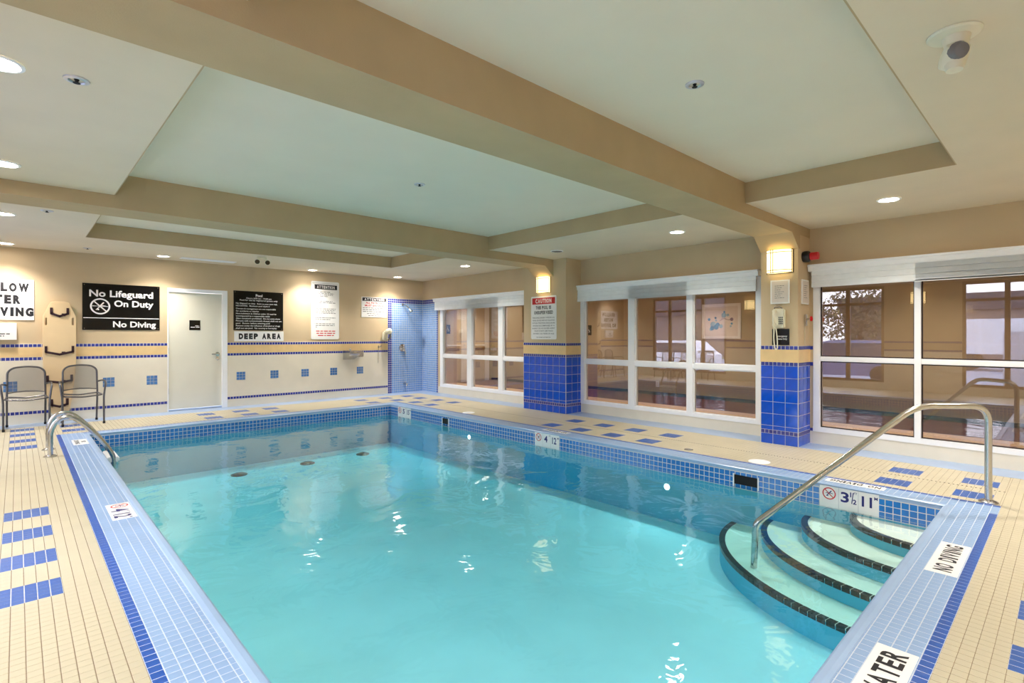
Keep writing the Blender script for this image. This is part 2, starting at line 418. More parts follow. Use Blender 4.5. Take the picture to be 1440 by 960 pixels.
def deck(x0, x1, y0, y1, ox, oy):
    i0 = math.floor((x0 - ox) / P); i1 = math.ceil((x1 - ox) / P); j0 = math.floor((y0 - oy) / P); j1 = math.ceil((y1 - oy) / P)
    snap = [(ox + (round((px - ox) / P - 2.5) + 2.5) * P, oy + (round((py - oy) / P - 2.5) + 2.5) * P) for px, py in patches]
    for i in range(i0, i1):
        for j in range(j0, j1):
            a0, a1 = max(x0, ox + i * P), min(x1, ox + (i + 1) * P); b0, b1 = max(y0, oy + j * P), min(y1, oy + (j + 1) * P)
            if a1 - a0 < 0.008 or b1 - b0 < 0.008: continue
            cx, cy = (a0 + a1) / 2, (b0 + b1) / 2
            hit = any(abs(cx - px) < 2.5 * P and abs(cy - py) < 2.5 * P for px, py in snap)
            (blue if hit else cream).append(((cx, cy, -0.0012), UX, UY, UZ, (a1 - a0) / 2 - 0.0016, (b1 - b0) / 2 - 0.0009, 0.0012))
deck(XL, OX0, YN, YD, OX0, 3.62 - 2.5 * P); deck(OX0, PF, YN, OY0, OX0, OY0 - 4 * P)
deck(OX1, 5.985, OY0, OY1, OX1, 3.595 - 2.5 * P); deck(6.009, PF, OY0, OY1, 6.009, 3.595 - 2.5 * P)
deck(OX0, PF, OY1, YD, 5.075 - 2.5 * P, 9.37 - 2.5 * P)
pg = MB()
for t_ in blue: pg.box(t_[0][0] - t_[4] - 0.0012, t_[0][0] + t_[4] + 0.0012, t_[0][1] - t_[5] - 0.0012, t_[0][1] + t_[5] + 0.0012, -0.003, -0.0009)
pg.build('patch_grout', M_GROUT, floor, kind='stuff')
split_tiles(floor, cream, M_CREAM, 300, 9.0, 'cream_tile', 'cream_tile_field')
split_tiles(floor, blue, M_DECKBLUE, 300, 9.0, 'blue_tile', 'blue_tile_field')
# pierced drain strip in the window-side deck
dr = MB(); dr.box(5.985, 6.009, OY0, OY1, -0.002, -0.0006)
dr.build('drain_strip', M_CREAM, floor)
ds = MB(); y = OY0 + 0.01
while y < OY1: ds.box(5.990, 6.004, y, y + 0.012, -0.0012, 0.0); y += 0.03
ds.build('drain_slots', M_DARK, floor, kind='stuff')
# grey blue border tiles along the walls
bd = MB(); bd.box(PF, XR, YN, YB, -0.25, 0.0); bd.build('trim_1', M_BORDER, None, kind='structure')
bd = MB(); bd.box(XL, PF, YD, YB, -0.25, 0.0); bd.build('trim_2', M_BORDER, None, kind='structure')

# ceiling
cl = MB()
cl.box(XL, XT0, YN, YB, ZS, ZS + 0.24); cl.box(XT1, XR, YN, YB, ZS, ZS + 0.24)
cl.box(XT0, XT1, YN, YT0, ZS, ZS + 0.24); cl.box(XT0, XT1, YT1, YB, ZS, ZS + 0.24)
ceil = cl.build('ceiling', M_SOFFIT, None, kind='structure')
BEAMS = ((2.19, 2.62, 2.49), (6.05, 6.48, 2.48))
ys = [YT0, BEAMS[0][0], BEAMS[0][1], BEAMS[1][0], BEAMS[1][1], YT1]
for k in range(3):
    a, b = ys[2 * k], ys[2 * k + 1]
    t = MB(); t.box(XT0, XT1, a, b, ZT, ZT + 0.04); t.build('tray_panel', M_TRAY, ceil)
    t = MB(); t.box(XT1 - 0.008, XT1 + 0.001, a, b, ZS + 0.0005, ZT); t.box(XT0 - 0.001, XT0 + 0.008, a, b, ZS + 0.0005, ZT)
    if k == 0: t.box(XT0, XT1, a - 0.001, a + 0.008, ZS + 0.0005, ZT)
    if k == 2: t.box(XT0, XT1, b - 0.008, b + 0.001, ZS + 0.0005, ZT)
    t.build('tray_side', M_BEAM, ceil)
for (a, b, z) in BEAMS:
    t = MB(); t.box(XL, XR, a, b, z, ZT + 0.04)
    t.prism([(PF - 0.21, z + 0.002), (PF, z - 0.165), (PF + 0.05, z - 0.165), (PF + 0.05, z + 0.002)], 'y', a, b)
    t.build('beam', M_BEAM, ceil)

# back wall
DX0, DX1, DZ1 = 1.868, 2.80, 2.125
wb = MB(); wb.box(XL - 0.2, DX0, YB, YB + 0.2, -0.25, ZT + 0.1); wb.box(DX1, XR + 0.2, YB, YB + 0.2, -0.25, ZT + 0.1)
wb.box(DX0, DX1, YB, YB + 0.2, DZ1, ZT + 0.1); wb.box(DX0, DX1, YB, YB + 0.2, -0.25, 0.0)
wall_back = wb.build('wall_back', M_TAN, None, kind='structure')
def seg_boxes(mb, segs, y, th, z0, z1):
    for a, b in segs: mb.box(a, b, y - th, y, z0, z1)
SEG = ((XL, DX0), (DX1, 6.098))
t = MB(); seg_boxes(t, SEG, YB, 0.012, 0.0, 0.938); t.build('tile_panel', M_CREAMWALL, wall_back)
t = MB(); seg_boxes(t, SEG, YB, 0.012, 0.986, 1.132); t.build('peach_band', M_PEACH, wall_back)
t = MB(); seg_boxes(t, SEG, YB, 0.011, 0.938, 0.986); seg_boxes(t, SEG, YB, 0.011, 1.132, 1.182); t.build('stripe_grout', M_GROUT, wall_back)
nav = []
for a, b in SEG:
    n = round((b - a) / P); st = (b - a) / n
    for k in range(n):
        for z in (0.962, 1.157, 0.163): nav.append(((a + (k + .5) * st, YB - 0.012 if z < 0.9 else YB - 0.011, z), BX, BZ, BN, st / 2 - 0.0035, 0.0215, 0.002))
tile_stuff(wall_back, 'navy_stripe_tiles', nav, M_NAVY)
for x in (-0.076, 0.49, 1.068, 1.648, 3.03, 3.63, 4.225, 4.825, 5.42):
    t = MB()
    for i in range(3):
        for j in range(3): t.add(*tile_geo((x + (i - 1) * 0.051, YB - 0.012, 0.56 + (j - 1) * 0.051), BX, BZ, BN, 0.0235, 0.0235, 0.003))
    t.build('accent_square', M_ACCENT, wall_back)
# left wall and near wall
LW = ((7.0, 9.45), (3.11, 4.95), (-0.6, 1.67))
wl = MB(); yy = YN
wl.box(XL - 0.2, XL, YN - 0.2, YB, -0.4, 0.18); wl.box(XL - 0.2, XL, YN - 0.2, YB, 2.5, ZT + 0.1)
for a, b in ((YN - 0.2, -0.6), (1.67, 3.11), (4.95, 7.0), (9.45, YB)): wl.box(XL - 0.2, XL, a, b, 0.18, 2.5)
wall_left = wl.build('wall_left', M_TAN, None, kind='structure')
t = MB(); nav = []
for a, b in ((YN, -0.6), (1.67, 3.11), (4.95, 7.0), (9.45, YB - 0.013)):
    t.box(XL, XL + 0.012, a, b, 0.18, 0.938)
    n = round((b - a) / P); st = (b - a) / n
    for k in range(n):
        for z in (0.962, 1.157): nav.append(((XL, a + (k + .5) * st, z), UY, BZ, UX, st / 2 - 0.002, 0.0215, 0.012))
t.box(XL, XL + 0.012, YN, YB - 0.013, 0.0, 0.18)
t.build('tile_panel', M_CREAMWALL, wall_left); tile_stuff(wall_left, 'navy_stripe_tiles', nav, M_NAVY)
wn = MB(); wn.box(XL - 0.2, XR + 0.2, YN - 0.2, YN, -0.25, ZT + 0.1)
wall_near = wn.build('wall_near', M_TAN, None, kind='structure')
t = MB(); t.box(XL + 0.013, XR, YN, YN + 0.012, 0.0, 0.938); t.build('tile_panel', M_CREAMWALL, wall_near)
# window wall
WIN = ((6.79, 9.885), (2.735, 5.815), (-0.86, 2.155))
wr = MB(); wr.box(XR, XR + 0.16, YN - 0.2, YB, -0.25, 0.15); wr.box(XR, XR + 0.16, YN - 0.2, YB, 2.1, ZT + 0.1)
for a, b in ((YN - 0.2, -0.86), (2.155, 2.735), (5.815, 6.79), (9.885, YB)): wr.box(XR, XR + 0.16, a, b, 0.15, 2.1)
wall_right = wr.build('wall_right', M_TAN, None, kind='structure')
t = MB(); t.box(XR - 0.006, XR, YN, 2.19, 0.0, 0.15); t.box(XR - 0.006, XR, 2.62, 5.77, 0, 0.15); t.box(XR - 0.006, XR, 6.77, 9.96, 0, 0.15)
t.build('kick_panel', M_CREAMWALL, wall_right)
nav = [((XR, 2.172, z), UY, BZ, PN, 0.018, 0.0215, 0.004) for z in (0.163, 0.962, 1.157)]
tile_stuff(wall_right, 'navy_stripe_tiles', nav, M_NAVY)

# pillars with cobalt tiles, parts of the window wall
def pillar(y0, y1, ncol, name='pillar'):
    b = MB(); b.box(PF, XR, y0, y1, 0, ZT)
    p = b.build(name, M_TAN, wall_right)
    g = MB(); g.box(PF - 0.005, PF, y0 - 0.005, y1 + 0.005, 0, 0.945); g.box(PF, XR, y0 - 0.005, y0, 0, 0.945); g.build('tile_grout', M_GROUT, p)
    pc = MB(); pc.box(PF - 0.009, PF, y0 - 0.009, y1 + 0.005, 0.986, 1.138); pc.box(PF, XR, y0 - 0.009, y0, 0.986, 1.138); pc.build('peach_band', M_PEACH, p)
    gb = MB()
    for z in (0.9655, 1.16): gb.box(PF - 0.006, PF, y0 - 0.006, y1 + 0.005, z - 0.024, z + 0.024); gb.box(PF, XR, y0 - 0.006, y0, z - 0.024, z + 0.024)
    gb.build('stripe_grout', M_GROUT, p)
    rows = ((0.0, 0.122), (0.168, 0.218), (0.218, 0.362), (0.362, 0.507), (0.507, 0.652), (0.652, 0.797), (0.797, 0.943))
    st = (y1 - y0) / ncol; sx = (XR - PF) / 2.6
    for z0, z1 in rows:
        for k in range(ncol):
            tile_part(p, 'tile', (PF - 0.005, y0 + (k + .5) * st, (z0 + z1) / 2), UY, BZ, PN, st / 2 - 0.0024, (z1 - z0) / 2 - 0.0024, 0.002, M_COBALT)
        for k in range(3):
            a, b2 = PF + k * sx, min(XR, PF + (k + 1) * sx)
            tile_part(p, 'tile', ((a + b2) / 2, y0 - 0.005, (z0 + z1) / 2), UX, BZ, BN, (b2 - a) / 2 - 0.0024, (z1 - z0) / 2 - 0.0024, 0.002, M_COBALT)
    sm = []
    n = round((y1 - y0) / P); s2 = (y1 - y0) / n; n2 = 8; s3 = (XR - PF) / n2
    for z, m_ in ((0.145, 0), (0.9655, 0), (1.16, 0)):
        for k in range(n): sm.append(((PF - 0.006, y0 + (k + .5) * s2, z), UY, BZ, PN, s2 / 2 - 0.003, 0.021, 0.002))
        for k in range(n2): sm.append(((PF + (k + .5) * s3, y0 - 0.006, z), UX, BZ, BN, s3 / 2 - 0.003, 0.021, 0.002))
    split_tiles(p, sm, M_NAVY, 120, 5.0, 'stripe_tile', 'stripe_tile_field')
    return p
pillar(5.77, 6.765, 7); pillar(2.195, 2.615, 3)

# shower corner tiles
sh = MB(); sh.box(6.098, XR, YB - 0.012, YB, 0, 2.155); back_g = sh.build('shower_grout', M_GROUT, wall_back)
sg = MB(); sg.box(XR - 0.012, XR, 9.96, YB - 0.012, 0, 2.155); side_g = sg.build('shower_grout', M_GROUT, wall_right)
def mosaic(parent, a0, a1, face, ux, n, dark_at):
    lt, dk = [], []; nc = round((a1 - a0) / 0.0495); st = (a1 - a0) / nc; nr = 43; sz = 2.15 / nr
    for i in range(nc):
        for j in range(nr):
            t_ = ((face(a0 + (i + .5) * st), ) + (ux, BZ, n, st / 2 - 0.003, sz / 2 - 0.003, 0.0015))
            c = Vector(t_[0]); c.z = 0.002 + (j + .5) * sz; t_ = (c,) + t_[1:]
            (dk if (j >= nr - 2 or dark_at(i, nc)) else lt).append(t_)
    tile_stuff(parent, 'shower_tiles', lt, M_SHOWER); tile_stuff(parent, 'shower_border_tiles', dk, M_NAVY)
mosaic(wall_back, 6.1, XR - 0.013, lambda x: (x, YB - 0.012, 0), BX, BN, lambda i, n: i < 2)
mosaic(wall_right, 9.962, YB - 0.017, lambda y: (XR - 0.012, y, 0), UY, PN, lambda i, n: i < 1)

# door in the back wall
d1 = struct('door_1', (2.3, YB, 0))
t = MB(); t.box(DX0, 1.886, YB - 0.012, YB + 0.1, 0, DZ1); t.box(2.715, DX1, YB - 0.018, YB + 0.1, 0, DZ1); t.box(1.886, 2.715, YB - 0.015, YB + 0.1, 2.066, DZ1)
t.build('door_frame', M_WHITE, d1)
t = MB(); t.bbox(1.889, 2.712, YB + 0.02, YB + 0.065, 0.035, 2.062, 0.003); t.build('door_leaf', M_DOOR, d1)
t = MB(); t.box(1.886, 2.715, YB + 0.01, YB + 0.09, 0, 0.03); t.build('threshold', M_BORDER, d1)
t = MB(); t.lathe([(0.034, 0), (0.034, 0.008), (0.012, 0.012), (0.012, 0.05), (0.0, 0.052)], (2.645, YB + 0.02, 0.975), (0, -1, 0), 16, cap=False)
t.tube(bend([(2.645, YB - 0.028, 0.975), (2.645, YB - 0.036, 0.975), (2.54, YB - 0.036, 0.972)], 0.01), 0.010)
t.lathe([(0.03, 0), (0.03, 0.005), (0, 0.006)], (2.645, YB + 0.02, 1.06 - 0.17), (0, -1, 0), 14, cap=False)
t.build('lever_handle', M_CHROME, d1, smooth=True)
t = MB()
for z in (0.3, 1.0, 1.75): t.box(1.884, 1.892, YB + 0.008, YB + 0.022, z, z + 0.1)
t.build('hinges', M_STEEL, d1)

# windows of the window wall
def window(n, y0, y1, members, rail, zb):
    s = struct('window_%d' % n, (XR, (y0 + y1) / 2, 0))
    f = MB(); f.box(XR - 0.012, XR + 0.09, y0, y1, 0.148, zb); f.box(XR - 0.012, XR + 0.09, y0, y1, 2.05, 2.12); f.build('frame', M_WHITE, s)
    for c, wd in members:
        f = MB(); f.bbox(XR - 0.014, XR + 0.09, c - wd / 2, c + wd / 2, 0.148, 2.1, 0.004); f.build('mullion', M_WHITE, s)
    edges = sorted(c for c, _ in members)
    wds = dict(members)
    for a, b in zip(edges[:-1], edges[1:]):
        a2, b2 = a + wds[a] / 2, b - wds[b] / 2
        r = MB(); r.bbox(XR - 0.008, XR + 0.085, a2 - 0.003, b2 + 0.003, rail[0], rail[1], 0.004); r.build('transom', M_WHITE, s)
        for z0, z1 in ((zb, rail[0]), (rail[1], 2.06)):
            g = MB(); g.box(XR + 0.030, XR + 0.034, a2 - 0.002, b2 + 0.002, z0 - 0.002, z1 + 0.002); g.build('pane', M_GLASS, s)
            q = MB()
            for u0, u1, v0, v1 in ((a2, b2, z0, z0 + 0.012), (a2, b2, z1 - 0.012, z1), (a2, a2 + 0.012, z0, z1), (b2 - 0.012, b2, z0, z1)):
                q.box(XR + 0.020, XR + 0.029, u0, u1, v0, v1)
            q.build('glazing_bead', M_BASEB if n == 3 else M_WHITE, s)
    return s
window(1, *WIN[0], ((9.825, 0.11), (8.815, 0.16), (7.82, 0.14), (6.84, 0.1)), (0.815, 0.888), 0.212)
window(2, *WIN[1], ((5.748, 0.13), (4.745, 0.122), (3.762, 0.1), (2.79, 0.09)), (0.836, 0.907), 0.205)
window(3, *WIN[2], ((2.115, 0.075), (1.136, 0.058), (0.16, 0.058), (-0.82, 0.075)), (0.998, 1.055), 0.205)
def blind(y0, y1, splits, label, dz=0.0):
    r = thing('roller_blind', label, 'blind', (XR, (y0 + y1) / 2, 1.89))
    v = MB(); v.prism([(XR - 0.001, 2.155), (XR - 0.125, 2.155), (XR - 0.125, 2.135), (XR - 0.112, 2.125), (XR - 0.105, 2.085), (XR - 0.098, 2.075), (XR - 0.001, 2.075)], 'y', y0, y1)
    v.build('valance', M_WHITE, r)
    e = [y0 + 0.03] + list(splits) + [y1 - 0.03]
    for a, b in zip(e[:-1], e[1:]):
        k = MB()
        for i in range(3):
            z1 = 2.08 - i * 0.062; k.prism([(XR - 0.085, z1), (XR - 0.092, z1 - 0.058), (XR - 0.080, z1 - 0.0625), (XR - 0.070, z1)], 'y', a + 0.004, b - 0.004)
        k.bbox(XR - 0.098, XR - 0.064, a + 0.004, b - 0.004, 1.882, 1.902, 0.004)
        k.build('shade', M_BLIND, r)
    return r
blind(6.79, 10.02, (8.815, 7.82), 'white valance and raised blind over the window beside the blue shower')
blind(2.765, 5.865, (4.745, 3.762), 'white valance and raised blind over the window between the two pillars')
blind(-0.9, 2.18, (1.136, 0.16), 'white valance and raised blind over the window behind the curved handrail')

# exterior windows in the left wall
def outer_window(n, y0, y1, bars):
    s = struct('window_%d' % n, (XL, (y0 + y1) / 2, 0))
    f = MB()
    f.box(XL - 0.12, XL - 0.02, y0, y1, 0.18, 0.24); f.box(XL - 0.12, XL - 0.02, y0, y1, 2.44, 2.5)
    f.box(XL - 0.12, XL - 0.02, y0, y0 + 0.06, 0.24, 2.44); f.box(XL - 0.12, XL - 0.02, y1 - 0.06, y1, 0.24, 2.44); f.build('frame', M_FRAME, s)
    e = [y0 + 0.06] + list(bars) + [y1 - 0.06]
    for b in bars:
        f = MB(); f.box(XL - 0.11, XL - 0.03, b - 0.045, b + 0.045, 0.24, 2.44); f.build('mullion', M_FRAME, s)
    for a, b in zip(e[:-1], e[1:]):
        f = MB(); f.box(XL - 0.105, XL - 0.035, a, b, 2.06, 2.12); f.build('transom', M_FRAME, s)
        for z0, z1 in ((0.24, 2.06), (2.12, 2.44)):
            g = MB(); g.box(XL - 0.072, XL - 0.068, a, b, z0, z1); g.build('pane', M_OUTGLASS, s)
outer_window(4, *LW[0], (8.86, 8.14, 7.74)); outer_window(5, *LW[1], (3.88,)); outer_window(6, *LW[2], (0.94,))

# hallway behind the window wall
HX, HY0, HY1 = 10.3, -1.6, 11.85
t = MB(); t.box(XR + 0.16, 8.95, HY0, HY1, -0.2, 0); t.build('floor_hallway', M_HALLFLOOR, None, kind='structure')
t = MB(); t.box(8.95, HX, HY0, HY1, -0.2, 0.002); t.build('floor_hallway_carpet', M_CARPET, None, kind='structure')
t = MB(); t.box(HX, HX + 0.15, HY0, HY1, -0.2, 2.75); t.build('wall_hallway', M_HALLWALL, None, kind='structure')
t = MB(); t.box(XR + 0.16, HX + 0.15, HY1, HY1 + 0.15, -0.2, 2.75); t.build('wall_hallway_back', M_HALLWALL, None, kind='structure')
t = MB(); t.box(XR + 0.16, HX + 0.15, HY0 - 0.15, HY0, -0.2, 2.75); t.build('wall_hallway_near', M_HALLWALL, None, kind='structure')
t = MB(); t.box(XR + 0.16, HX, HY0, HY1, 2.6, 2.75); t.build('ceiling_hallway', M_SOFFIT, None, kind='structure')
t = MB(); t.box(XR, XR + 0.16, YB, HY1, -0.2, 2.75); t.build('wall_hallway_side', M_HALLWALL, None, kind='structure')
t = MB(); t.box(HX - 0.015, HX, HY0, HY1, 0.002, 0.07); t.build('baseboard_hallway', M_BASEB, None, kind='structure')
dh = struct('door_2', (9.3, HY1, 0))
t = MB(); t.box(8.42, 8.54, HY1 - 0.05, HY1, 0, 2.3); t.box(9.12, 9.36, HY1 - 0.05, HY1, 0, 2.3); t.box(10.0, 10.16, HY1 - 0.05, HY1, 0, 2.3); t.box(8.42, 10.16, HY1 - 0.05, HY1, 2.2, 2.3)
t.build('door_frame', M_WHITE, dh)
for a, b in ((8.54, 9.12), (9.36, 10.0)):
    t = MB(); t.box(a, b, HY1 - 0.03, HY1, 0.0, 2.2); l_ = t.build('door_leaf', M_HALLDOOR, dh)
    t = MB(); t.tube([(a + 0.06, HY1 - 0.09, 1.03), (b - 0.06, HY1 - 0.09, 1.03)], 0.022, 8)
    t.box(a + 0.04, a + 0.09, HY1 - 0.1, HY1 - 0.03, 1.0, 1.06); t.box(b - 0.09, b - 0.04, HY1 - 0.1, HY1 - 0.03, 1.0, 1.06); t.build('push_bar', M_WHITE, l_)

# ================================================================== POOL
pool = thing('swimming_pool', 'rectangular indoor pool with pale blue tiled coping and corner steps', 'pool', ((IX0 + IX1) / 2, (IY0 + IY1) / 2, 0))
b = MB()
b.box(IX0 - 0.2, IX1 + 0.2, IY0 - 0.2, IY1 + 0.2, ZF - 0.15, ZF)
b.build('basin_floor', M_PLASTER, pool); b = MB()
for x0, x1, y0, y1 in ((IX0 - 0.2, IX0, IY0 - 0.2, IY1 + 0.2), (IX1, IX1 + 0.2, IY0 - 0.2, IY1 + 0.2), (IX0, IX1, IY0 - 0.2, IY0), (IX0, IX1, IY1, IY1 + 0.2)):
    b.box(x0, x1, y0, y1, ZF, -0.05)
b.build('basin_wall', M_POOLWALL, pool)
c = MB()
for x0, x1, y0, y1 in ((OX0, IX0 - 0.03, OY0, OY1), (IX1 + 0.03, OX1, OY0, OY1), (IX0 - 0.03, IX1 + 0.03, OY0, IY0 - 0.03), (IX0 - 0.03, IX1 + 0.03, IY1 + 0.03, OY1)):
    c.box(x0, x1, y0, y1, -0.05, -0.0011)
coping = c.build('coping', M_COPEG, pool)
# rounded lip around the water
prof = [(0.0, -0.05), (0.003, -0.02), (-0.004, 0.0), (0.006, 0.006), (0.03, 0.008), (0.048, 0.004), (0.052, -0.004), (0.052, -0.05)]
rings = []
for o, z in prof: rings.append([(IX0 - o, IY0 - o, z), (IX1 + o, IY0 - o, z), (IX1 + o, IY1 + o, z), (IX0 - o, IY1 + o, z)])
lip = MB(); V_ = [p for r in rings for p in r]; Fs = []
for i in range(len(rings)):
    j = (i + 1) % len(rings)
    for k in range(4): Fs.append((4 * i + k, 4 * i + (k + 1) % 4, 4 * j + (k + 1) % 4, 4 * j + k))
lip.add(V_, Fs); lip.build('bullnose_lip', M_NOSE, pool)
band, pale = [], []
def cope_strip(a0, a1, o0, sgn, along):
    n = round((a1 - a0) / P); st = (a1 - a0) / n
    cols = [0.0, 0.049] + [0.049 + 0.0495 * (k + 1) for k in range(4)] + [0.2705]
    for k in range(n):
        for i in range(len(cols) - 1):
            w2 = (cols[i + 1] - cols[i]) / 2; oc = o0 + sgn * (cols[i] + w2); ac = a0 + (k + .5) * st
            if along == 'y': tt = ((oc, ac, -0.0011), UX, UY, UZ, w2 - 0.0018, st / 2 - 0.0021, 0.0011)
            else: tt = ((ac, oc, -0.0011), UX, UY, UZ, st / 2 - 0.0021, w2 - 0.0018, 0.0011)
            (band if i == 0 else pale).append(tt)
cope_strip(OY0, OY1, OX0, 1, 'y'); cope_strip(OY0 , OY1, OX1, -1, 'y')
cope_strip(OX0 + 0.271, OX1 - 0.271, OY0, 1, 'x'); cope_strip(OX0 + 0.271, OX1 - 0.271, OY1, -1, 'x')
split_tiles(coping, band, M_BAND, 300, 8.0, 'cobalt_tile', 'cobalt_tile_field')
split_tiles(coping, pale, M_COPE, 300, 9.0, 'pale_tile', 'pale_tile_field')
# tile rows at the waterline
wt = []
def wall_rows(a0, a1, face, ux, n):
    k_ = round((a1 - a0) / 0.0535); st = (a1 - a0) / k_
    for i in range(k_):
        for j in range(3):
            cc = face(a0 + (i + .5) * st); wt.append(((cc[0], cc[1], -0.047 - 0.0535 * (j + .5) + 0.012), ux, BZ, n, st / 2 - 0.0022, 0.0245, 0.0015))
wall_rows(IY0, IY1, lambda y: (IX1, y), UY, PN); wall_rows(IX0, IX1, lambda x: (x, IY1), UX, BN)
wall_rows(IY0, IY1, lambda y: (IX0, y), UY, UX); wall_rows(IX0, IX1, lambda x: (x, IY0), UX, UY)
g = MB(); g.box(IX1 - 0.001, IX1, IY0, IY1, -0.2, -0.03); g.box(IX0, IX1, IY1 - 0.001, IY1, -0.2, -0.03); g.box(IX0, IX0 + .001, IY0, IY1, -0.2, -0.03); g.box(IX0, IX1, IY0, IY0 + .001, -0.2, -0.03)
wg = g.build('waterline_grout', M_GROUT, pool)
split_tiles(wg, wt, M_POOLTILE, 240, 7.0, 'waterline_tile', 'waterline_tile_field')
# corner steps
for k, (r, ry, z) in enumerate(((0.47, 0.61, -0.215), (0.78, 0.97, -0.315), (1.07, 1.29, -0.43), (1.39, 1.64, -0.545))):
    pts = [(IX1, IY0)] + [(IX1 - r * math.sin(a), IY0 + ry * math.cos(a)) for a in [PI / 2 * i / 40 for i in range(41)]]
    s_ = MB(); s_.prism(pts, 'z', ZF, z - 0.012); st = s_.build('step', M_POOLWALL, pool)
    s_ = MB(); s_.prism(pts, 'z', z - 0.012, z); s_.build('tread', M_STEP, st)
    n = max(10, round((r + ry) / 2 * PI / 2 / 0.056)); da = PI / 2 / n
    q = MB(); q.box(-0.0262, 0.0262, -0.045, 0.005, -0.032, 0.004)
    me = bpy.data.meshes.new('nosing_tile'); me.from_pydata(q.v, [], q.f); me.materials.append(M_NOSING)
    for i in range(n):
        a = (i + .5) * da; nx, ny = -math.sin(a) / r, math.cos(a) / ry
        o = bpy.data.objects.new('nosing_tile', me); COL.objects.link(o); o.parent = st
        o.location = Vector((IX1 - r * math.sin(a), IY0 + ry * math.cos(a), z)) - parent_world(st); o.rotation_euler = (0, 0, math.atan2(-nx, ny))
# skimmer mouths
for y0, y1 in ((2.05, 2.30), (7.01, 7.20)):
    s_ = MB(); s_.box(IX1 - 0.006, IX1 - 0.0045, y0 + 0.012, y1 - 0.012, ZW + 0.004, -0.065); sk = s_.build('skimmer_mouth', M_DARK, pool)
    s_ = MB()
    for a, b_, z0, z1 in ((y0, y0 + 0.012, ZW - 0.02, -0.055), (y1 - 0.012, y1, ZW - 0.02, -0.055)): s_.box(IX1 - 0.014, IX1 - 0.003, a, b_, z0, z1)
    s_.build('skimmer_frame', M_WHITE, sk)
# underwater lamps
for y, z in ((3.03, -0.345), (6.48, -0.285)):
    s_ = MB(); s_.lathe([(0.04, 0), (0.04, 0.005), (0.034, 0.006)], (IX1, y, z), (-1, 0, 0), 20); o = s_.build('pool_lamp', M_WHITE, pool)
    s_ = MB(); s_.lathe([(0.032, 0), (0.024, 0.006), (0, 0.009)], (IX1 - 0.006, y, z), (-1, 0, 0), 16, cap=False); s_.build('lens', M_POOLLENS, o)
    ld = bpy.data.lights.new('pool_lamp_light', 'SPOT'); ld.energy = 3; ld.spot_size = math.radians(150); ld.spot_blend = 0.8; ld.shadow_soft_size = 0.04; ld.color = (1, 0.96, 0.88)
    lo = bpy.data.objects.new('pool_lamp_light', ld); COL.objects.link(lo); lo.parent = o; lo.location = Vector((IX1 - 0.05, y, z)) - parent_world(o); lo.rotation_euler = (0, math.radians(90), 0)
for x in (2.35, 3.35, 4.30):
    s_ = MB(); s_.lathe([(0.11, 0), (0.11, 0.01), (0.07, 0.025), (0, 0.028)], (x, 8.3, ZF), (0, 0, 1), 20, cap=False); s_.build('floor_drain', M_BLKPL, pool)
# lids in the deck
for x, y, r, m_, nm in ((5.59, 2.217, 0.105, M_WHITE, 'white round skimmer lid in the deck left of the curved handrail'),
                        (5.575, 7.01, 0.105, M_WHITE, 'white round skimmer lid in the deck below the far window'),
                        (5.60, 3.008, 0.05, M_STEEL, 'small grey round drain cap in the deck before the second window')):
    t = MB(); t.lathe([(r, -0.002), (r, 0.003), (r - 0.008, 0.006), (0.02, 0.007), (0.015, 0.004), (0, 0.004)], (x, y, 0), n=28, cap=False)
    tag(t.build('deck_lid', m_, None), nm, 'lid')

# depth markers set in the waterline and in the coping: parts of the pool
def marker(pl, wd, ht, items, dive=None, seams=()):
    b_ = board(pool, pl, wd, ht, 0.003, M_SIGNW, 'marker_tile')
    dk, rd = MB(), MB()
    for s_, cx, cy, h_, w_ in items:
        if w_ and len(s_) > 0 and h_ > 0.03 and s_.replace(' ', '').isalpha(): put_block(dk, pl, s_, cx - w_ / 2, cx + w_ / 2, cy, h_, bold=0.03)
        else: put_text(dk, pl, s_, cx, cy, h_, w_)
    if dive: no_dive(rd, dk, pl, *dive)
    for x in seams: put_rect(dk, pl, x - 0.0006, x + 0.0006, 0.002, ht - 0.002)
    dk.build('lettering', M_BLUEINK if dive else M_INK, b_)
    if rd.v: rd.build('prohibition_ring', M_REDINK, b_)
XM_ = IX1 - 0.0065
def wall_marker(y_hi, wd, ft, half, m_):
    T = wd / 3; z0 = -0.19; ht = 0.18
    pl = Plane2D((XM_, y_hi, z0), PX_, PZ_, PN); cz = 0.115
    it = [(ft, T + T * (0.32 if half else 0.4), cz - 0.004, 0.085, T * 0.42), ('FT', T * 1.86, cz + 0.042, 0.018, T * 0.17)]
    if half: it += [('1', T + T * 0.62, cz + 0.026, 0.04, None), ('/', T + T * 0.71, cz, 0.09, T * 0.12), ('2', T + T * 0.82, cz - 0.03, 0.04, None)]
    it += [(m_, 2 * T + T * 0.42, cz - 0.008, 0.085, T * 0.5), ('M', T * 2.86, cz + 0.03, 0.026, T * 0.16)]
    marker(pl, wd, ht, it, (T * 0.5, cz + 0.002, 0.052), (T, 2 * T))
wall_marker(1.527, 0.438, '3', True, '11'); wall_marker(5.041, 0.445, '4', False, '12'); wall_marker(8.60, 0.44, '5', False, '15')
NZ = 0.0012
marker(Plane2D((3.685, 0.424, NZ), UX, UY, UZ), 0.585, 0.142, [('NO DIVING', 0.2925, 0.071, 0.082, 0.5)])
marker(Plane2D((2.215, 0.424, NZ), UX, UY, UZ), 0.445, 0.142, [('WATER', 0.2225, 0.071, 0.088, 0.38)])
marker(Plane2D((1.60, 0.424, NZ), UX, UY, UZ), 0.60, 0.142, [('SHALLOW', 0.30, 0.071, 0.088, 0.53)])
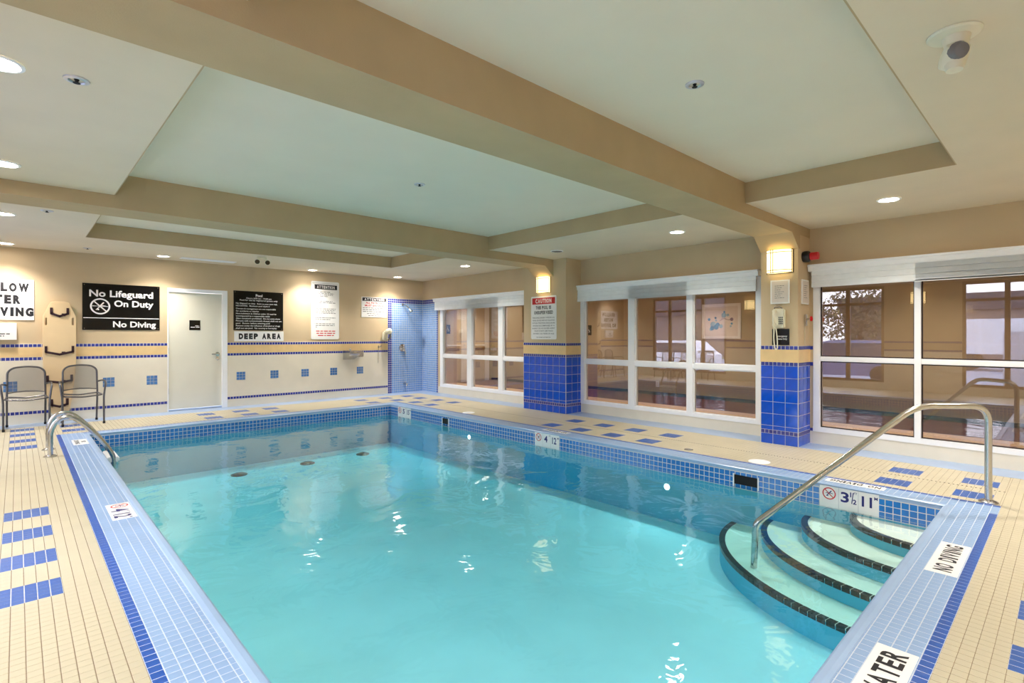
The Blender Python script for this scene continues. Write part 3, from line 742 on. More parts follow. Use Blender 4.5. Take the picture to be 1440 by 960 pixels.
marker(Plane2D((0.488, 5.07, NZ), (0, -1, 0), UX, UZ), 0.45, 0.145, [('4', 0.2, 0.07, 0.1, 0.075), ('FT', 0.26, 0.11, 0.02, 0.025), ('12', 0.355, 0.07, 0.1, 0.1), ('M', 0.43, 0.11, 0.02, 0.02)], (0.08, 0.08, 0.055))
marker(Plane2D((0.488, 8.55, NZ), (0, -1, 0), UX, UZ), 0.42, 0.145, [('NO', 0.21, 0.105, 0.045, 0.1), ('DIVING', 0.21, 0.042, 0.045, 0.3)])
marker(Plane2D((5.42, 1.085, NZ), UY, (-1, 0, 0), UZ), 0.445, 0.12, [('NO DIVING', 0.2225, 0.06, 0.07, 0.38)])
marker(Plane2D((5.42, 4.60, NZ), UY, (-1, 0, 0), UZ), 0.445, 0.12, [('NO DIVING', 0.2225, 0.06, 0.07, 0.38)])

# water
N_ = 2
wb_ = MB(); wb_.box(IX0 + 0.001, IX1 - 0.001, IY0 + 0.001, IY1 - 0.001, ZF - 0.02, ZW)
water = wb_.build('pool_water', M_WATER, None, kind='stuff'); tag(water, 'clear turquoise water filling the pool', 'water')

# curved handrail by the steps
A = Vector((5.536, 0.45, 0)); D = Vector((-0.698, 0.716, 0))
hr = thing('handrail', 'curved stainless steel handrail sloping from the deck into the pool steps', 'handrail', A)
L = (Vector((4.31, 1.707, 0)) - A).length
path = [A, A + Vector((0, 0, 0.752)), A + D * 0.545 + Vector((0, 0, 0.752)), A + D * L + Vector((0, 0, ZW)), A + D * (L + 0.23) + Vector((0, 0, -0.30)), A + D * (L + 0.23) + Vector((0, 0, -0.50))]
path = bend(path[:4], 0.13, 8)[:-1] + bend([path[2], path[3] + D * 0.03 - Vector((0, 0, 0.032)), path[3] + D * 0.045 - Vector((0, 0, 0.4))], 0.04, 5)[1:]
t = MB(); t.tube(path, 0.024, 16); t.build('rail_tube', M_STEEL, hr, smooth=True)
t = MB(); t.lathe([(0.062, 0.001), (0.062, 0.008), (0.045, 0.018), (0.026, 0.024)], A, n=24, cap=False); t.build('base_flange', M_STEEL, hr, smooth=True)

# ladder at the left edge
ld_ = thing('pool_ladder', 'twin rail stainless steel pool ladder at the left edge of the water', 'ladder', (0.258, 7.78, 0))
prof_l = [(0.258, 0), (0.258, 0.27), (0.30, 0.37), (0.36, 0.41), (0.425, 0.412), (0.49, 0.37), (0.60, 0.25), (0.68, 0.14), (0.76, 0.02), (0.805, -0.08), (0.808, -0.2), (0.80, -0.60)]
for y in (7.545, 8.013):
    t = MB(); t.tube(bend([(x, y, z) for x, z in prof_l], 0.05, 3), 0.024, 14); t.build('rail', M_STEEL, ld_, smooth=True)
    t = MB(); t.lathe([(0.06, 0.001), (0.06, 0.008), (0.045, 0.016), (0.026, 0.022)], (0.258, y, 0), n=20, cap=False); t.build('base_flange', M_STEEL, ld_, smooth=True)
for z in (-0.12, -0.38):
    t = MB(); t.bbox(0.74, 0.86, 7.53, 8.03, z - 0.03, z + 0.03, 0.012); t.build('tread', M_WHITE, ld_)

# ================================================================== LAMPS
GL = 'recessed downlights in the soffits'
def downlight(x, y, label, z=ZS, power=DOWNLIGHT_W, group=GL):
    r = thing('downlight', label, 'light', (x, y, z), group)
    t = MB(); t.lathe([(0.098, -0.001), (0.098, -0.007), (0.082, -0.010), (0.076, -0.004), (0.074, -0.001)], (x, y, z), n=28, cap=False); t.build('trim_ring', M_WHITE, r, smooth=True)
    t = MB(); t.lathe([(0.075, -0.002), (0.05, -0.0045), (0, -0.005)], (x, y, z), n=24, cap=False); t.build('lens', M_LENS, r)
    l_ = bpy.data.lights.new('downlight_beam', 'SPOT'); l_.energy = power; l_.spot_size = math.radians(124); l_.spot_blend = 1.0
    l_.shadow_soft_size = 0.07; l_.color = (1.0, 0.94, 0.85)
    o = bpy.data.objects.new('downlight_beam', l_); COL.objects.link(o); o.parent = r; o.location = (0, 0, -0.02)
    return r
for x, y, n in ((6.04, 1.195, 'glowing downlight above the window behind the handrail'), (6.0, 3.378, 'glowing downlight above the window between the pillars'),
                (6.04, 7.696, 'glowing downlight above the window past the far pillar'), (6.11, 10.19, 'glowing downlight before the blue shower corner'),
                (4.232, 10.25, 'glowing downlight above the tall attention sign'), (1.727, 10.12, 'glowing downlight between the black lifeguard sign and the door'),
                (-0.12, 10.22, 'glowing downlight above the shallow water sign'), (-0.107, 7.761, 'glowing downlight at the left picture edge beyond the far beam'),
                (-0.076, 5.506, 'glowing downlight at the left picture edge before the far beam'), (-0.068, 3.49, 'glowing downlight cut by the left picture edge near the front beam'),
                (-0.07, 1.2, 'downlight in the near left soffit outside the picture'), (1.73, -0.25, 'downlight in the near soffit behind the camera'),
                (4.23, -0.25, 'downlight in the near soffit right of the camera'), (6.04, -0.3, 'downlight in the near right soffit corner')):
    downlight(x, y, n)
for y, n_ in ((1.5, 'nearest window'), (5.0, 'middle window'), (8.3, 'far window'), (10.9, 'hallway doors')): downlight(9.25, y, 'unseen fill lamp added to the hallway by the ' + n_, 2.6, HALL_FILL_W, 'fill lamps added to the hallway')  # unseen lamps added to brighten the hallway behind the glass

def sconce(x, y, z, n, label, wd=0.28, ht=0.28):
    """half round glass shade with bronze straps on a wall facing n (+1 = +x, -1 = -x)"""
    r = thing('wall_sconce', label, 'lamp', (x, y, z - ht / 2))
    arc = [(math.sin(a) * wd / 2, 0.035 + 0.075 * math.cos(a) * 1.0) for a in [math.radians(-90 + 12 * k) for k in range(16)]]
    t = MB(); pts = [(x + n * d, y + s_) for s_, d in arc] + [(x + n * 0.004, y + wd / 2), (x + n * 0.004, y - wd / 2)]
    t.prism(pts, 'z', z - ht / 2 + 0.006, z + ht / 2 - 0.006); t.build('glass_shade', M_SHADE, r)
    t = MB(); t.bbox(min(x, x + n * 0.012), max(x, x + n * 0.012), y - wd / 2 - 0.01, y + wd / 2 + 0.01, z - ht / 2, z + ht / 2, 0.003); t.build('back_plate', M_BRONZE, r)
    t = MB()
    for zz in (z - ht / 2 + 0.004, z - ht / 2 + 0.035, z + ht / 2 - 0.035): t.tube([(x + n * (d + 0.004), y + s_ * 1.02, zz) for s_, d in arc], 0.004, 6)
    for k in (0, 9, 10, 15): t.tube([(x + n * (arc[k][1] + 0.004), y + arc[k][0] * 1.02, z - ht / 2), (x + n * (arc[k][1] + 0.004), y + arc[k][0] * 1.02, z + ht / 2)], 0.004, 6)
    t.build('straps', M_BRONZE, r)
sconce(PF, 2.392, 2.186, -1, 'glowing half round sconce on the near pillar above the phone')
sconce(PF, 6.26, 2.183, -1, 'glowing half round sconce above the red caution sign')
sconce(XL, 6.3, 2.183, 1, 'glowing sconce between the parking lot windows, mirrored beside the framed art')
sconce(XL, 2.45, 2.183, 1, 'glowing sconce on the wall left of the camera, mirrored in the nearest window')

# ================================================================== SIGNS ON THE BACK WALL
YS = YB - 0.014
def wall_sign(name, label, x0, x1, z0, z1, m, th=0.010, r=0.0, y=YB):
    pl = Plane2D((x0, y - th - 0.001, z0), BX, BZ, BN)
    t = thing(name, label, 'sign', (x0, y, z0)); board(t, pl, x1 - x0, z1 - z0, th, m, 'board', r); return t, pl
def screws(t, pl, wd, ht, e=0.025):
    b_ = MB()
    for x in (e, wd - e):
        for y in (e, ht - e): put_ring(b_, pl, x, y, 0.006, 0, 0.0015, 10, True)
    b_.build('screws', M_STEEL, t)
t, pl = wall_sign('shallow_water_sign', 'white sign reading shallow water no diving at the left picture edge', -0.73, 0.18, 1.536, 2.131, M_SIGNW)
b_ = MB(); put_block(b_, pl, 'SHALLOW', 0.165, 0.855, 0.475, 0.13, bold=0.075); put_block(b_, pl, 'WATER', 0.255, 0.765, 0.298, 0.13, bold=0.075); put_block(b_, pl, 'NO DIVING', 0.10, 0.905, 0.118, 0.13, bold=0.075); b_.build('lettering', M_INK, t)
t, pl = wall_sign('notice_box', 'small white box with fine print below the shallow water sign', -0.42, -0.008, 1.246, 1.49, M_SIGNW, 0.06)
b_ = MB(); put_rect(b_, pl, 0.12, 0.22, 0.115, 0.14); bars_text(b_, pl, 0.06, 0.34, 0.085, 0.018, 3); bars_text(b_, pl, 0.12, 0.28, 0.055, 0.018, 4); b_.build('lettering', M_INK, t)
t, pl = wall_sign('lifeguard_sign', 'black sign reading No Lifeguard On Duty above the accent tiles', 0.738, 1.757, 1.397, 2.133, M_SIGNB, 0.008)
b_ = MB(); put_text(b_, pl, 'No Lifeguard', 0.505, 0.585, 0.105, 0.84); put_text(b_, pl, 'On Duty', 0.665, 0.43, 0.1, 0.53); put_text(b_, pl, 'No Diving', 0.675, 0.095, 0.095, 0.58)
put_rect(b_, pl, 0.012, 1.008, 0.185, 0.197); no_dive(b_, b_, pl, 0.222, 0.375, 0.128)
put_line(b_, pl, (0.12, 0.38), (0.325, 0.375), 0.012); b_.build('lettering', M_WHITEINK, t); screws(t, pl, 1.019, 0.736)
t, pl = wall_sign('door_plate', 'small black plate with white print on the white door', 2.2, 2.37, 1.405, 1.578, M_SIGNB, 0.006, y=YB + 0.021)
b_ = MB(); bars_text(b_, pl, 0.09, 0.155, 0.075, 0.016, 5); bars_text(b_, pl, 0.02, 0.155, 0.05, 0.018, 6); b_.build('lettering', M_WHITEINK, t)
t, pl = wall_sign('pool_rules_sign', 'black pool rules sign right of the white door', 2.905, 3.795, 1.406, 2.142, M_SIGNB, 0.008)
b_ = MB(); put_text(b_, pl, 'Pool', 0.445, 0.66, 0.05, 0.12)
put_text(b_, pl, 'Hours: 6:00 am - 10:00 pm', 0.445, 0.605, 0.027, 0.45); put_text(b_, pl, 'Pool for use by registered guests only', 0.445, 0.567, 0.027, 0.68)
for k, (s_, w_) in enumerate((('No lifeguard on duty.  Swim at your own risk.', .74), ('NO DIVING.  Maximum pool depth 5\'', .6), ('Owners & management are not responsible', .71), ('for accidents or injuries', .4),
        ('Non-swimmers & children under 12 must be', .72), ('accompanied by a responsible adult', .6), ('Glass containers prohibited.  Do not swim alone', .79), ('Persons with communicable disease shall not use', .82),
        ('pool.  Shower before entering pool', .6), ('Persons under the influence of alcohol or drugs', .79), ('shall not use pool.  No running or horseplay', .73))):
    put_text(b_, pl, s_, 0.04, 0.505 - k * 0.0455 - (0.008 if k > 1 else 0), 0.026, w_, align='l')
b_.build('lettering', M_WHITEINK, t); screws(t, pl, 0.89, 0.736)
t, pl = wall_sign('deep_area_sign', 'white sign reading DEEP AREA under the black rules sign', 2.918, 3.804, 1.2, 1.389, M_SIGNW, 0.008)
b_ = MB(); put_block(b_, pl, 'DEEP AREA', 0.075, 0.83, 0.095, 0.108, bold=0.075); b_.build('lettering', M_INK, t)
t, pl = wall_sign('attention_sign', 'tall white attention sign with red footer above the drinking fountain', 4.35, 4.945, 1.232, 2.425, M_SIGNW, 0.008, 0.03)
b_ = MB(); put_rect(b_, pl, 0.07, 0.55, 1.03, 1.125); put_rect(b_, pl, 0.025, 0.57, 1.15, 1.153); b_.build('header_bar', M_INK, t)
b_ = MB(); put_block(b_, pl, 'ATTENTION', 0.12, 0.5, 1.077, 0.06, 0.0018); b_.build('header_lettering', M_WHITEINK, t)
b_ = MB()
for k, (z, x1) in enumerate(((0.975, 0.4), (0.945, 0.48), (0.915, 0.46), (0.885, 0.36), (0.785, 0.45), (0.755, 0.52), (0.725, 0.14), (0.63, 0.52), (0.60, 0.51), (0.57, 0.48), (0.54, 0.52), (0.445, 0.52), (0.41, 0.4), (0.32, 0.5), (0.285, 0.5), (0.25, 0.12))):
    bars_text(b_, pl, 0.09, x1, z, 0.018, 20 + k)
for z in (0.978, 0.788, 0.633, 0.448, 0.323): put_rect(b_, pl, 0.06, 0.072, z - 0.006, z + 0.006)
b_.build('fine_print', M_GREYINK, t, kind='stuff')
b_ = MB(); bars_text(b_, pl, 0.1, 0.52, 0.17, 0.026, 50); bars_text(b_, pl, 0.11, 0.51, 0.125, 0.026, 51); bars_text(b_, pl, 0.14, 0.48, 0.08, 0.026, 52); b_.build('red_lettering', M_REDINK, t)
t, pl = wall_sign('shower_sign', 'small white attention sign beside the blue shower tiles', 5.457, 6.075, 1.713, 2.158, M_SIGNW, 0.008)
b_ = MB(); put_rect(b_, pl, 0.02, 0.6, 0.355, 0.43); b_.build('header_bar', M_INK, t)
b_ = MB(); put_block(b_, pl, 'ATTENTION', 0.07, 0.55, 0.392, 0.052, 0.0018); b_.build('header_lettering', M_WHITEINK, t)
b_ = MB(); put_text(b_, pl, 'ALL PATRONS', 0.31, 0.318, 0.04, 0.42); put_text(b_, pl, 'MUST SHOWER', 0.31, 0.258, 0.04, 0.46); b_.build('red_lettering', M_REDINK, t)
b_ = MB()
for k, (z, a, c_) in enumerate(((0.205, 0.03, 0.59), (0.165, 0.03, 0.57), (0.125, 0.03, 0.59), (0.08, 0.13, 0.48), (0.035, 0.16, 0.45))): bars_text(b_, pl, a, c_, z, 0.02, 60 + k)
b_.build('fine_print', M_GREYINK, t, kind='stuff')

# ================================================================== ON THE PILLARS
t = thing('caution_sign', 'white and red caution sign on the far pillar', 'sign', (PF, 6.276, 1.243))
pl = Plane2D((PF - 0.007, 6.576, 1.243), PX_, PZ_, PN); board(t, pl, 0.6, 0.75, 0.006, M_SIGNW, 'board', 0.025)
b_ = MB(); put_rect(b_, pl, 0.03, 0.57, 0.61, 0.72); b_.build('red_header', M_REDINK, t)
b_ = MB(); put_block(b_, pl, 'CAUTION', 0.11, 0.49, 0.665, 0.075, 0.0018); b_.build('header_lettering', M_WHITEINK, t)
b_ = MB(); put_block(b_, pl, 'THIS POOL IS', 0.12, 0.48, 0.55, 0.058); put_block(b_, pl, 'UNSUPERVISED', 0.08, 0.52, 0.465, 0.058); put_text(b_, pl, 'THE OWNER OR OPERATOR', 0.3, 0.035, 0.016, 0.34); b_.build('lettering', M_INK, t)
b_ = MB()
for k, (s_, w_) in enumerate((('PERSONS UNDER TWELVE (12)', .52), ('YEARS OF AGE ARE NOT ALLOWED', .53), ('WITHIN THE POOL ENCLOSURE', .54), ('UNLESS ACCOMPANIED BY A', .52), ('PARENT OR HIS OR HER AGENT', .54), ('WHO IS NOT LESS THAN', .44), ('SIXTEEN (16) YEARS OF AGE', .50))):
    put_text(b_, pl, s_, 0.3, 0.375 - k * 0.046, 0.022, w_)
b_.build('fine_print', M_GREYINK, t, kind='stuff')
def paper_frame(label, pl, wd, ht, loc):
    t = thing('framed_notice', label, 'notice', loc)
    board(t, pl, wd, ht, 0.014, M_SIGNW, 'frame', 0.0)
    p2 = Plane2D(pl.p(0.015, 0.015, 0.0012), pl.ux, pl.uy, pl.n); board(t, p2, wd - 0.03, ht - 0.03, 0.001, M_ART, 'paper')
    b_ = MB()
    for k in range(7): bars_text(b_, pl, 0.05, wd - 0.06 - 0.02 * (k % 3), ht - 0.07 - k * 0.024, 0.008, 80 + k)
    for v in b_.v: pass
    b_.v = [tuple(Vector(v) + pl.n * 0.0015) for v in b_.v]
    b_.build('fine_print', M_GREYINK, t, kind='stuff')
paper_frame('white framed notice on the near pillar under the sconce', Plane2D((PF - 0.015, 2.499, 1.686), PX_, PZ_, PN), 0.215, 0.283, (PF, 2.39, 1.686))
paper_frame('white framed notice on the narrow side of the near pillar', Plane2D((6.745, 2.195 - 0.015, 1.68), BX, BZ, BN), 0.225, 0.29, (6.86, 2.195, 1.68))
t = thing('emergency_phone', 'white wall phone with a hanging cord on the near pillar', 'phone', (PF, 2.398, 1.388))
b_ = MB(); b_.bbox(PF - 0.05, PF - 0.001, 2.33, 2.466, 1.392, 1.625, 0.012); b_.build('body', M_PLASTIC, t)
b_ = MB(); b_.bbox(PF - 0.085, PF - 0.05, 2.415, 2.458, 1.41, 1.46, 0.012); b_.bbox(PF - 0.085, PF - 0.05, 2.415, 2.458, 1.57, 1.618, 0.012); b_.tube([(PF - 0.075, 2.437, 1.43), (PF - 0.092, 2.437, 1.47), (PF - 0.092, 2.437, 1.56), (PF - 0.075, 2.437, 1.6)], 0.014, 8); b_.build('handset', M_PLASTIC, t, smooth=True)
b_ = MB()
for i in range(3):
    for j in range(4): b_.box(PF - 0.054, PF - 0.05, 2.345 + i * 0.018, 2.357 + i * 0.018, 1.44 + j * 0.024, 1.455 + j * 0.024)
b_.build('keypad', M_GREYINK, t)
b_ = MB(); cp = [(PF - 0.07, 2.437, 1.41), (PF - 0.06, 2.445, 1.25), (PF - 0.05, 2.435, 1.15), (PF - 0.05, 2.42, 1.135), (PF - 0.05, 2.405, 1.16), (PF - 0.05, 2.41, 1.28), (PF - 0.045, 2.425, 1.395)]
b_.tube(bend(cp, 0.03, 3), 0.007, 6); b_.build('cord', M_PLASTIC, t, smooth=True)
b_ = MB(); cp = [(PF - 0.03, 2.45, 1.62), (PF - 0.04, 2.44, 1.645), (PF - 0.04, 2.41, 1.64), (PF - 0.03, 2.39, 1.648), (PF - 0.03, 2.36, 1.63)]; b_.tube(bend(cp, 0.01, 3), 0.006, 6); b_.build('cord_loop', M_GREYINK, t, smooth=True)
t = thing('phone_sign', 'small black sign reading Emergency Phone Only behind the phone cord', 'sign', (PF, 2.385, 1.192))
pl = Plane2D((PF - 0.008, 2.482, 1.192), PX_, PZ_, PN); board(t, pl, 0.193, 0.192, 0.006, M_SIGNB, 'board')
b_ = MB(); put_text(b_, pl, 'Emergency', 0.11, 0.108, 0.022, 0.12); put_text(b_, pl, 'Phone Only', 0.11, 0.075, 0.022, 0.12); b_.build('lettering', M_WHITEINK, t)
t = thing('alarm_beacon', 'red and black alarm beacon on the side of the near pillar', 'alarm', (6.82, 2.195, 2.24))
b_ = MB(); b_.lathe([(0.062, 0.0), (0.068, 0.02), (0.068, 0.055), (0.055, 0.075), (0.03, 0.08)], (6.82, 2.194, 2.24), (0, -1, 0), 20); b_.build('base', M_BLKPL, t, smooth=True)
b_ = MB(); b_.lathe([(0.045, 0.08), (0.045, 0.155), (0.04, 0.165), (0.0, 0.168)], (6.82, 2.194, 2.24), (0, -1, 0), 20, cap=False); b_.build('red_lens', M_REDPL, t, smooth=True)
t = thing('shutoff_valve', 'red knob valve with metal body on the side of the near pillar', 'valve', (6.86, 2.195, 1.5))
b_ = MB(); b_.bbox(6.84, 6.875, 2.165, 2.194, 1.42, 1.56, 0.006); b_.tube([(6.858, 2.175, 1.5), (6.858, 2.13, 1.505)], 0.012, 8); b_.build('body', M_STEEL, t)
b_ = MB(); b_.lathe([(0.012, 0), (0.03, 0.005), (0.03, 0.018), (0.012, 0.026), (0, 0.026)], (6.858, 2.13, 1.505), (0, -1, 0), 14, cap=False); b_.build('knob', M_REDPL, t, smooth=True)
b_ = MB(); b_.tube([(6.858, 2.188, 1.42), (6.858, 2.19, 1.2)], 0.003, 6); b_.build('drain_tube', M_PLASTIC, t)

# ================================================================== BACK WALL FITTINGS
t = thing('drinking_fountain', 'stainless steel drinking fountain on the cream tiled wall', 'fountain', (5.2, YB, 0.8))
b_ = MB(); b_.prism([(YB - 0.013, 0.80), (YB - 0.05, 0.80), (YB - 0.30, 0.885), (YB - 0.33, 0.93), (YB - 0.33, 0.985), (YB - 0.31, 0.995), (YB - 0.013, 0.995)], 'x', 5.03, 5.26); b_.build('basin', M_STEEL, t)
b_ = MB(); b_.bbox(5.262, 5.43, YB - 0.16, YB - 0.013, 0.855, 0.975, 0.01); b_.build('side_housing', M_STEEL, t)
b_ = MB(); b_.lathe([(0.018, 0), (0.016, 0.03), (0.01, 0.04), (0, 0.042)], (5.07, YB - 0.26, 0.994), n=12, cap=False); b_.build('bubbler', M_CHROME, t, smooth=True)
b_ = MB(); b_.bbox(5.11, 5.18, YB - 0.338, YB - 0.329, 0.94, 0.975, 0.003); b_.build('push_bar', M_CHROME, t)
t = thing('hair_dryer', 'small ivory wall dryer hanging beside the blue shower tiles', 'dryer', (6.0, YB, 1.2))
b_ = MB(); b_.bbox(5.945, 6.06, YB - 0.09, YB - 0.004, 1.19, 1.42, 0.03); b_.build('housing', M_PLASTIC, t, smooth=True)
b_ = MB(); b_.lathe([(0.04, -0.06), (0.062, -0.03), (0.065, 0.03), (0.05, 0.07), (0.03, 0.08)], (6.05, YB - 0.12, 1.40), (0.5, -0.6, 0.3), 16); b_.build('head', M_PLASTIC, t, smooth=True)
b_ = MB(); b_.tube(bend([(6.09, YB - 0.14, 1.36), (6.10, YB - 0.12, 1.28), (6.06, YB - 0.10, 1.2)], 0.03), 0.022, 10); b_.build('grip', M_GREYINK, t, smooth=True)
t = thing('robe_hook', 'metal hook with hanging chain on the peach band', 'hook', (5.87, YB, 1.0))
b_ = MB(); b_.bbox(5.85, 5.875, YB - 0.025, YB - 0.013, 1.03, 1.085, 0.004); b_.tube(bend([(5.862, YB - 0.02, 1.06), (5.875, YB - 0.07, 1.055), (5.90, YB - 0.07, 1.09)], 0.02), 0.008, 8); b_.build('hook', M_CHROME, t, smooth=True)
b_ = MB(); b_.tube([(5.86, YB - 0.03, 1.04), (5.855, YB - 0.025, 0.85), (5.853, YB - 0.02, 0.70)], 0.004, 6); b_.build('chain', M_STEEL, t)
t = thing('shower_set', 'chrome shower head, valve and spout in the blue tiled corner', 'shower', (6.5, YB, 0.15))
Y0 = YB - 0.017
b_ = MB(); b_.lathe([(0.03, 0), (0.025, 0.01), (0.01, 0.014)], (6.48, Y0, 2.02), (0, -1, 0), 14); b_.tube(bend([(6.48, Y0, 2.02), (6.50, Y0 - 0.12, 2.0), (6.54, Y0 - 0.2, 1.92)], 0.05), 0.011, 8); b_.build('arm', M_CHROME, t, smooth=True)
b_ = MB(); b_.lathe([(0.012, 0), (0.02, 0.03), (0.042, 0.07), (0.042, 0.085), (0, 0.086)], (6.54, Y0 - 0.2, 1.92), (0.28, -0.4, -0.85), 16, cap=False); b_.build('shower_head', M_CHROME, t, smooth=True)
b_ = MB(); b_.lathe([(0.09, 0), (0.085, 0.012), (0.035, 0.018), (0.03, 0.06), (0, 0.065)], (6.475, Y0, 1.03), (0, -1, 0), 20, cap=False); b_.build('valve_plate', M_CHROME, t, smooth=True)
b_ = MB(); b_.tube(bend([(6.475, Y0 - 0.06, 1.03), (6.49, Y0 - 0.075, 1.0), (6.51, Y0 - 0.08, 0.88)], 0.02), 0.012, 8); b_.build('lever', M_CHROME, t, smooth=True)
b_ = MB(); b_.lathe([(0.03, 0), (0.028, 0.02), (0.024, 0.1), (0.02, 0.12)], (6.52, Y0, 0.2), (0, -1, 0), 14); b_.tube([(6.52, Y0 - 0.1, 0.2), (6.52, Y0 - 0.11, 0.145)], 0.018, 10); b_.tube([(6.52, Y0 - 0.06, 0.22), (6.52, Y0 - 0.06, 0.25)], 0.007, 6); b_.build('spout', M_CHROME, t, smooth=True)

# spine board hung on the back wall
sb = thing('spine_board', 'cream rescue spine board with dark straps hung behind the chairs', 'spine board', (0.467, YB, 0.12))
def outline_plate(parent, name, outer, holes, y0, th, m):
    c = bpy.data.curves.new('o', 'CURVE'); c.dimensions = '2D'; c.fill_mode = 'BOTH'; c.extrude = th / 2; c.bevel_depth = 0.004; c.bevel_resolution = 1
    for pts in [outer] + holes:
        s_ = c.splines.new('POLY'); s_.points.add(len(pts) - 1); s_.use_cyclic_u = True
        for p_, q in zip(s_.points, pts): p_.co = (q[0], q[1], 0, 1)
    o = bpy.data.objects.new('o', c); me = bpy.data.meshes.new_from_object(o); bpy.data.objects.remove(o)
    b_ = MB(); b_.add([(v.co.x, y0 - v.co.z, v.co.y) for v in me.vertices], [tuple(p_.vertices) for p_ in me.polygons]); bpy.data.meshes.remove(me)
    return b_.build(name, m, parent)
hw = 0.19; cx = 0.467
outer = [(cx + s_ * x, z) for s_, seq in ((1, [(0.05, 1.82), (0.105, 1.805), (0.15, 1.70), (0.185, 1.60), (hw, 1.55), (hw, 0.95), (0.17, 0.60), (0.115, 0.16), (0.07, 0.125)]),) for x, z in seq]
outer += [(2 * cx - x, z) for x, z in outer[::-1]]
def slot(x, z0, z1, w_=0.016):
    return [(x - w_, z0 + w_), (x - w_ * .7, z0 + w_ * .3), (x, z0), (x + w_ * .7, z0 + w_ * .3), (x + w_, z0 + w_), (x + w_, z1 - w_), (x + w_ * .7, z1 - w_ * .3), (x, z1), (x - w_ * .7, z1 - w_ * .3), (x - w_, z1 - w_)]
holes = []
for s_ in (-1, 1):
    holes += [slot(cx + s_ * 0.155, 1.46, 1.585), slot(cx + s_ * 0.155, 1.02, 1.15), slot(cx + s_ * 0.135, 0.58, 0.70), slot(cx + s_ * 0.085, 0.22, 0.34), slot(cx + s_ * 0.085, 1.64, 1.70, 0.009)]
outline_plate(sb, 'board', outer, holes, YB - 0.045, 0.035, M_BOARD)
YF = YB - 0.072
for z, hw_, sag in ((1.64, 0.095, 0.05), (1.06, 0.155, 0.05), (0.62, 0.14, 0.03), (0.26, 0.09, 0.04)):
    b_ = MB()
    for a, c_ in (((cx - hw_, z + 0.08), (cx - hw_, z)), ((cx - hw_, z), (cx, z - sag * 0.8)), ((cx, z - sag * 0.8), (cx + hw_, z)), ((cx + hw_, z), (cx + hw_, z + 0.08))):
        p0, p1 = Vector((a[0], YF, a[1])), Vector((c_[0], YF, c_[1])); d = (p1 - p0); ln = d.length
        if ln < 1e-4: continue
        d /= ln; b_.obox((p0 + p1) / 2, d, (0, 1, 0), d.cross(Vector((0, 1, 0))), ln / 2 + 0.008, 0.004, 0.016)
    b_.obox((cx + 0.045, YF - 0.006, z - sag * 0.35), (1, 0, 0), (0, 1, 0), (0, 0, 1), 0.022, 0.006, 0.02)
    b_.build('strap', M_STRAP, sb)

# ================================================================== CHAIRS
def make_chair():
    r = thing('metal_chair', '', 'chair', (0, 0, 0), None)
    for s_ in (-1, 1):
        b_ = MB(); b_.tube(bend([(s_ * 0.235, -0.25, 0.012), (s_ * 0.238, -0.21, 0.40), (s_ * 0.262, -0.19, 0.60), (s_ * 0.262, -0.12, 0.63), (s_ * 0.245, 0.10, 0.62), (s_ * 0.205, 0.19, 0.60)], 0.05, 5), 0.0125, 8); b_.build('arm_leg', M_CHAIR, r, smooth=True)
        b_ = MB(); b_.lathe([(0.016, 0), (0.016, 0.03), (0.013, 0.034)], (s_ * 0.235, -0.25, 0.0), n=10); b_.build('foot', M_RUBBER, r)
        b_ = MB(); b_.lathe([(0.016, 0), (0.016, 0.03), (0.013, 0.034)], (s_ * 0.205, 0.25, 0.0), n=10); b_.build('foot', M_RUBBER, r)
    b_ = MB(); b_.tube(bend([(-0.205, 0.25, 0.012), (-0.205, 0.165, 0.42), (-0.20, 0.20, 0.79), (-0.14, 0.215, 0.845), (0, 0.225, 0.862), (0.14, 0.215, 0.845), (0.20, 0.20, 0.79), (0.205, 0.165, 0.42), (0.205, 0.25, 0.012)], 0.06, 5), 0.0125, 8); b_.build('back_frame', M_CHAIR, r, smooth=True)
    b_ = MB(); b_.tube([(-0.205, 0.175, 0.485), (-0.1, 0.19, 0.50), (0, 0.195, 0.506), (0.1, 0.19, 0.50), (0.205, 0.175, 0.485)], 0.008, 8); b_.build('back_rail', M_CHAIR, r, smooth=True)
    b_ = MB(); b_.tube(bend([(-0.205, 0.165, 0.435), (-0.225, -0.2, 0.425), (0, -0.225, 0.405), (0.225, -0.2, 0.425), (0.205, 0.165, 0.435), (0, 0.175, 0.41), (-0.205, 0.165, 0.435)], 0.05, 4), 0.010, 8); b_.build('seat_frame', M_CHAIR, r, smooth=True)
    P_, F_ = [], []; nx, nz = 8, 5
    for j in range(nz + 1):
        for i in range(nx + 1):
            u = -1 + 2 * i / nx; q = j / nz; zt = 0.862 - 0.055 * abs(u) ** 3.2
            P_.append((u * 0.196, 0.185 + 0.02 * q + 0.012 * (1 - u * u), 0.49 + q * (zt - 0.49)))
    for j in range(nz):
        for i in range(nx): a = j * (nx + 1) + i; F_.append((a, a + 1, a + nx + 2, a + nx + 1))
    b_ = MB(); b_.add(P_, F_); b_.build('backrest', M_MESH, r)
    P_, F_ = [], []
    for j in range(7):
        for i in range(nx + 1):
            u = -1 + 2 * i / nx; q = j / 6
            P_.append((u * (0.222 - 0.02 * q), -0.215 + 0.385 * q, 0.43 - 0.028 * (1 - u * u)))
    for j in range(6):
        for i in range(nx): a = j * (nx + 1) + i; F_.append((a, a + 1, a + nx + 2, a + nx + 1))
    b_ = MB(); b_.add(P_, F_); b_.build('seat', M_MESH, r)
    return r
proto = make_chair()
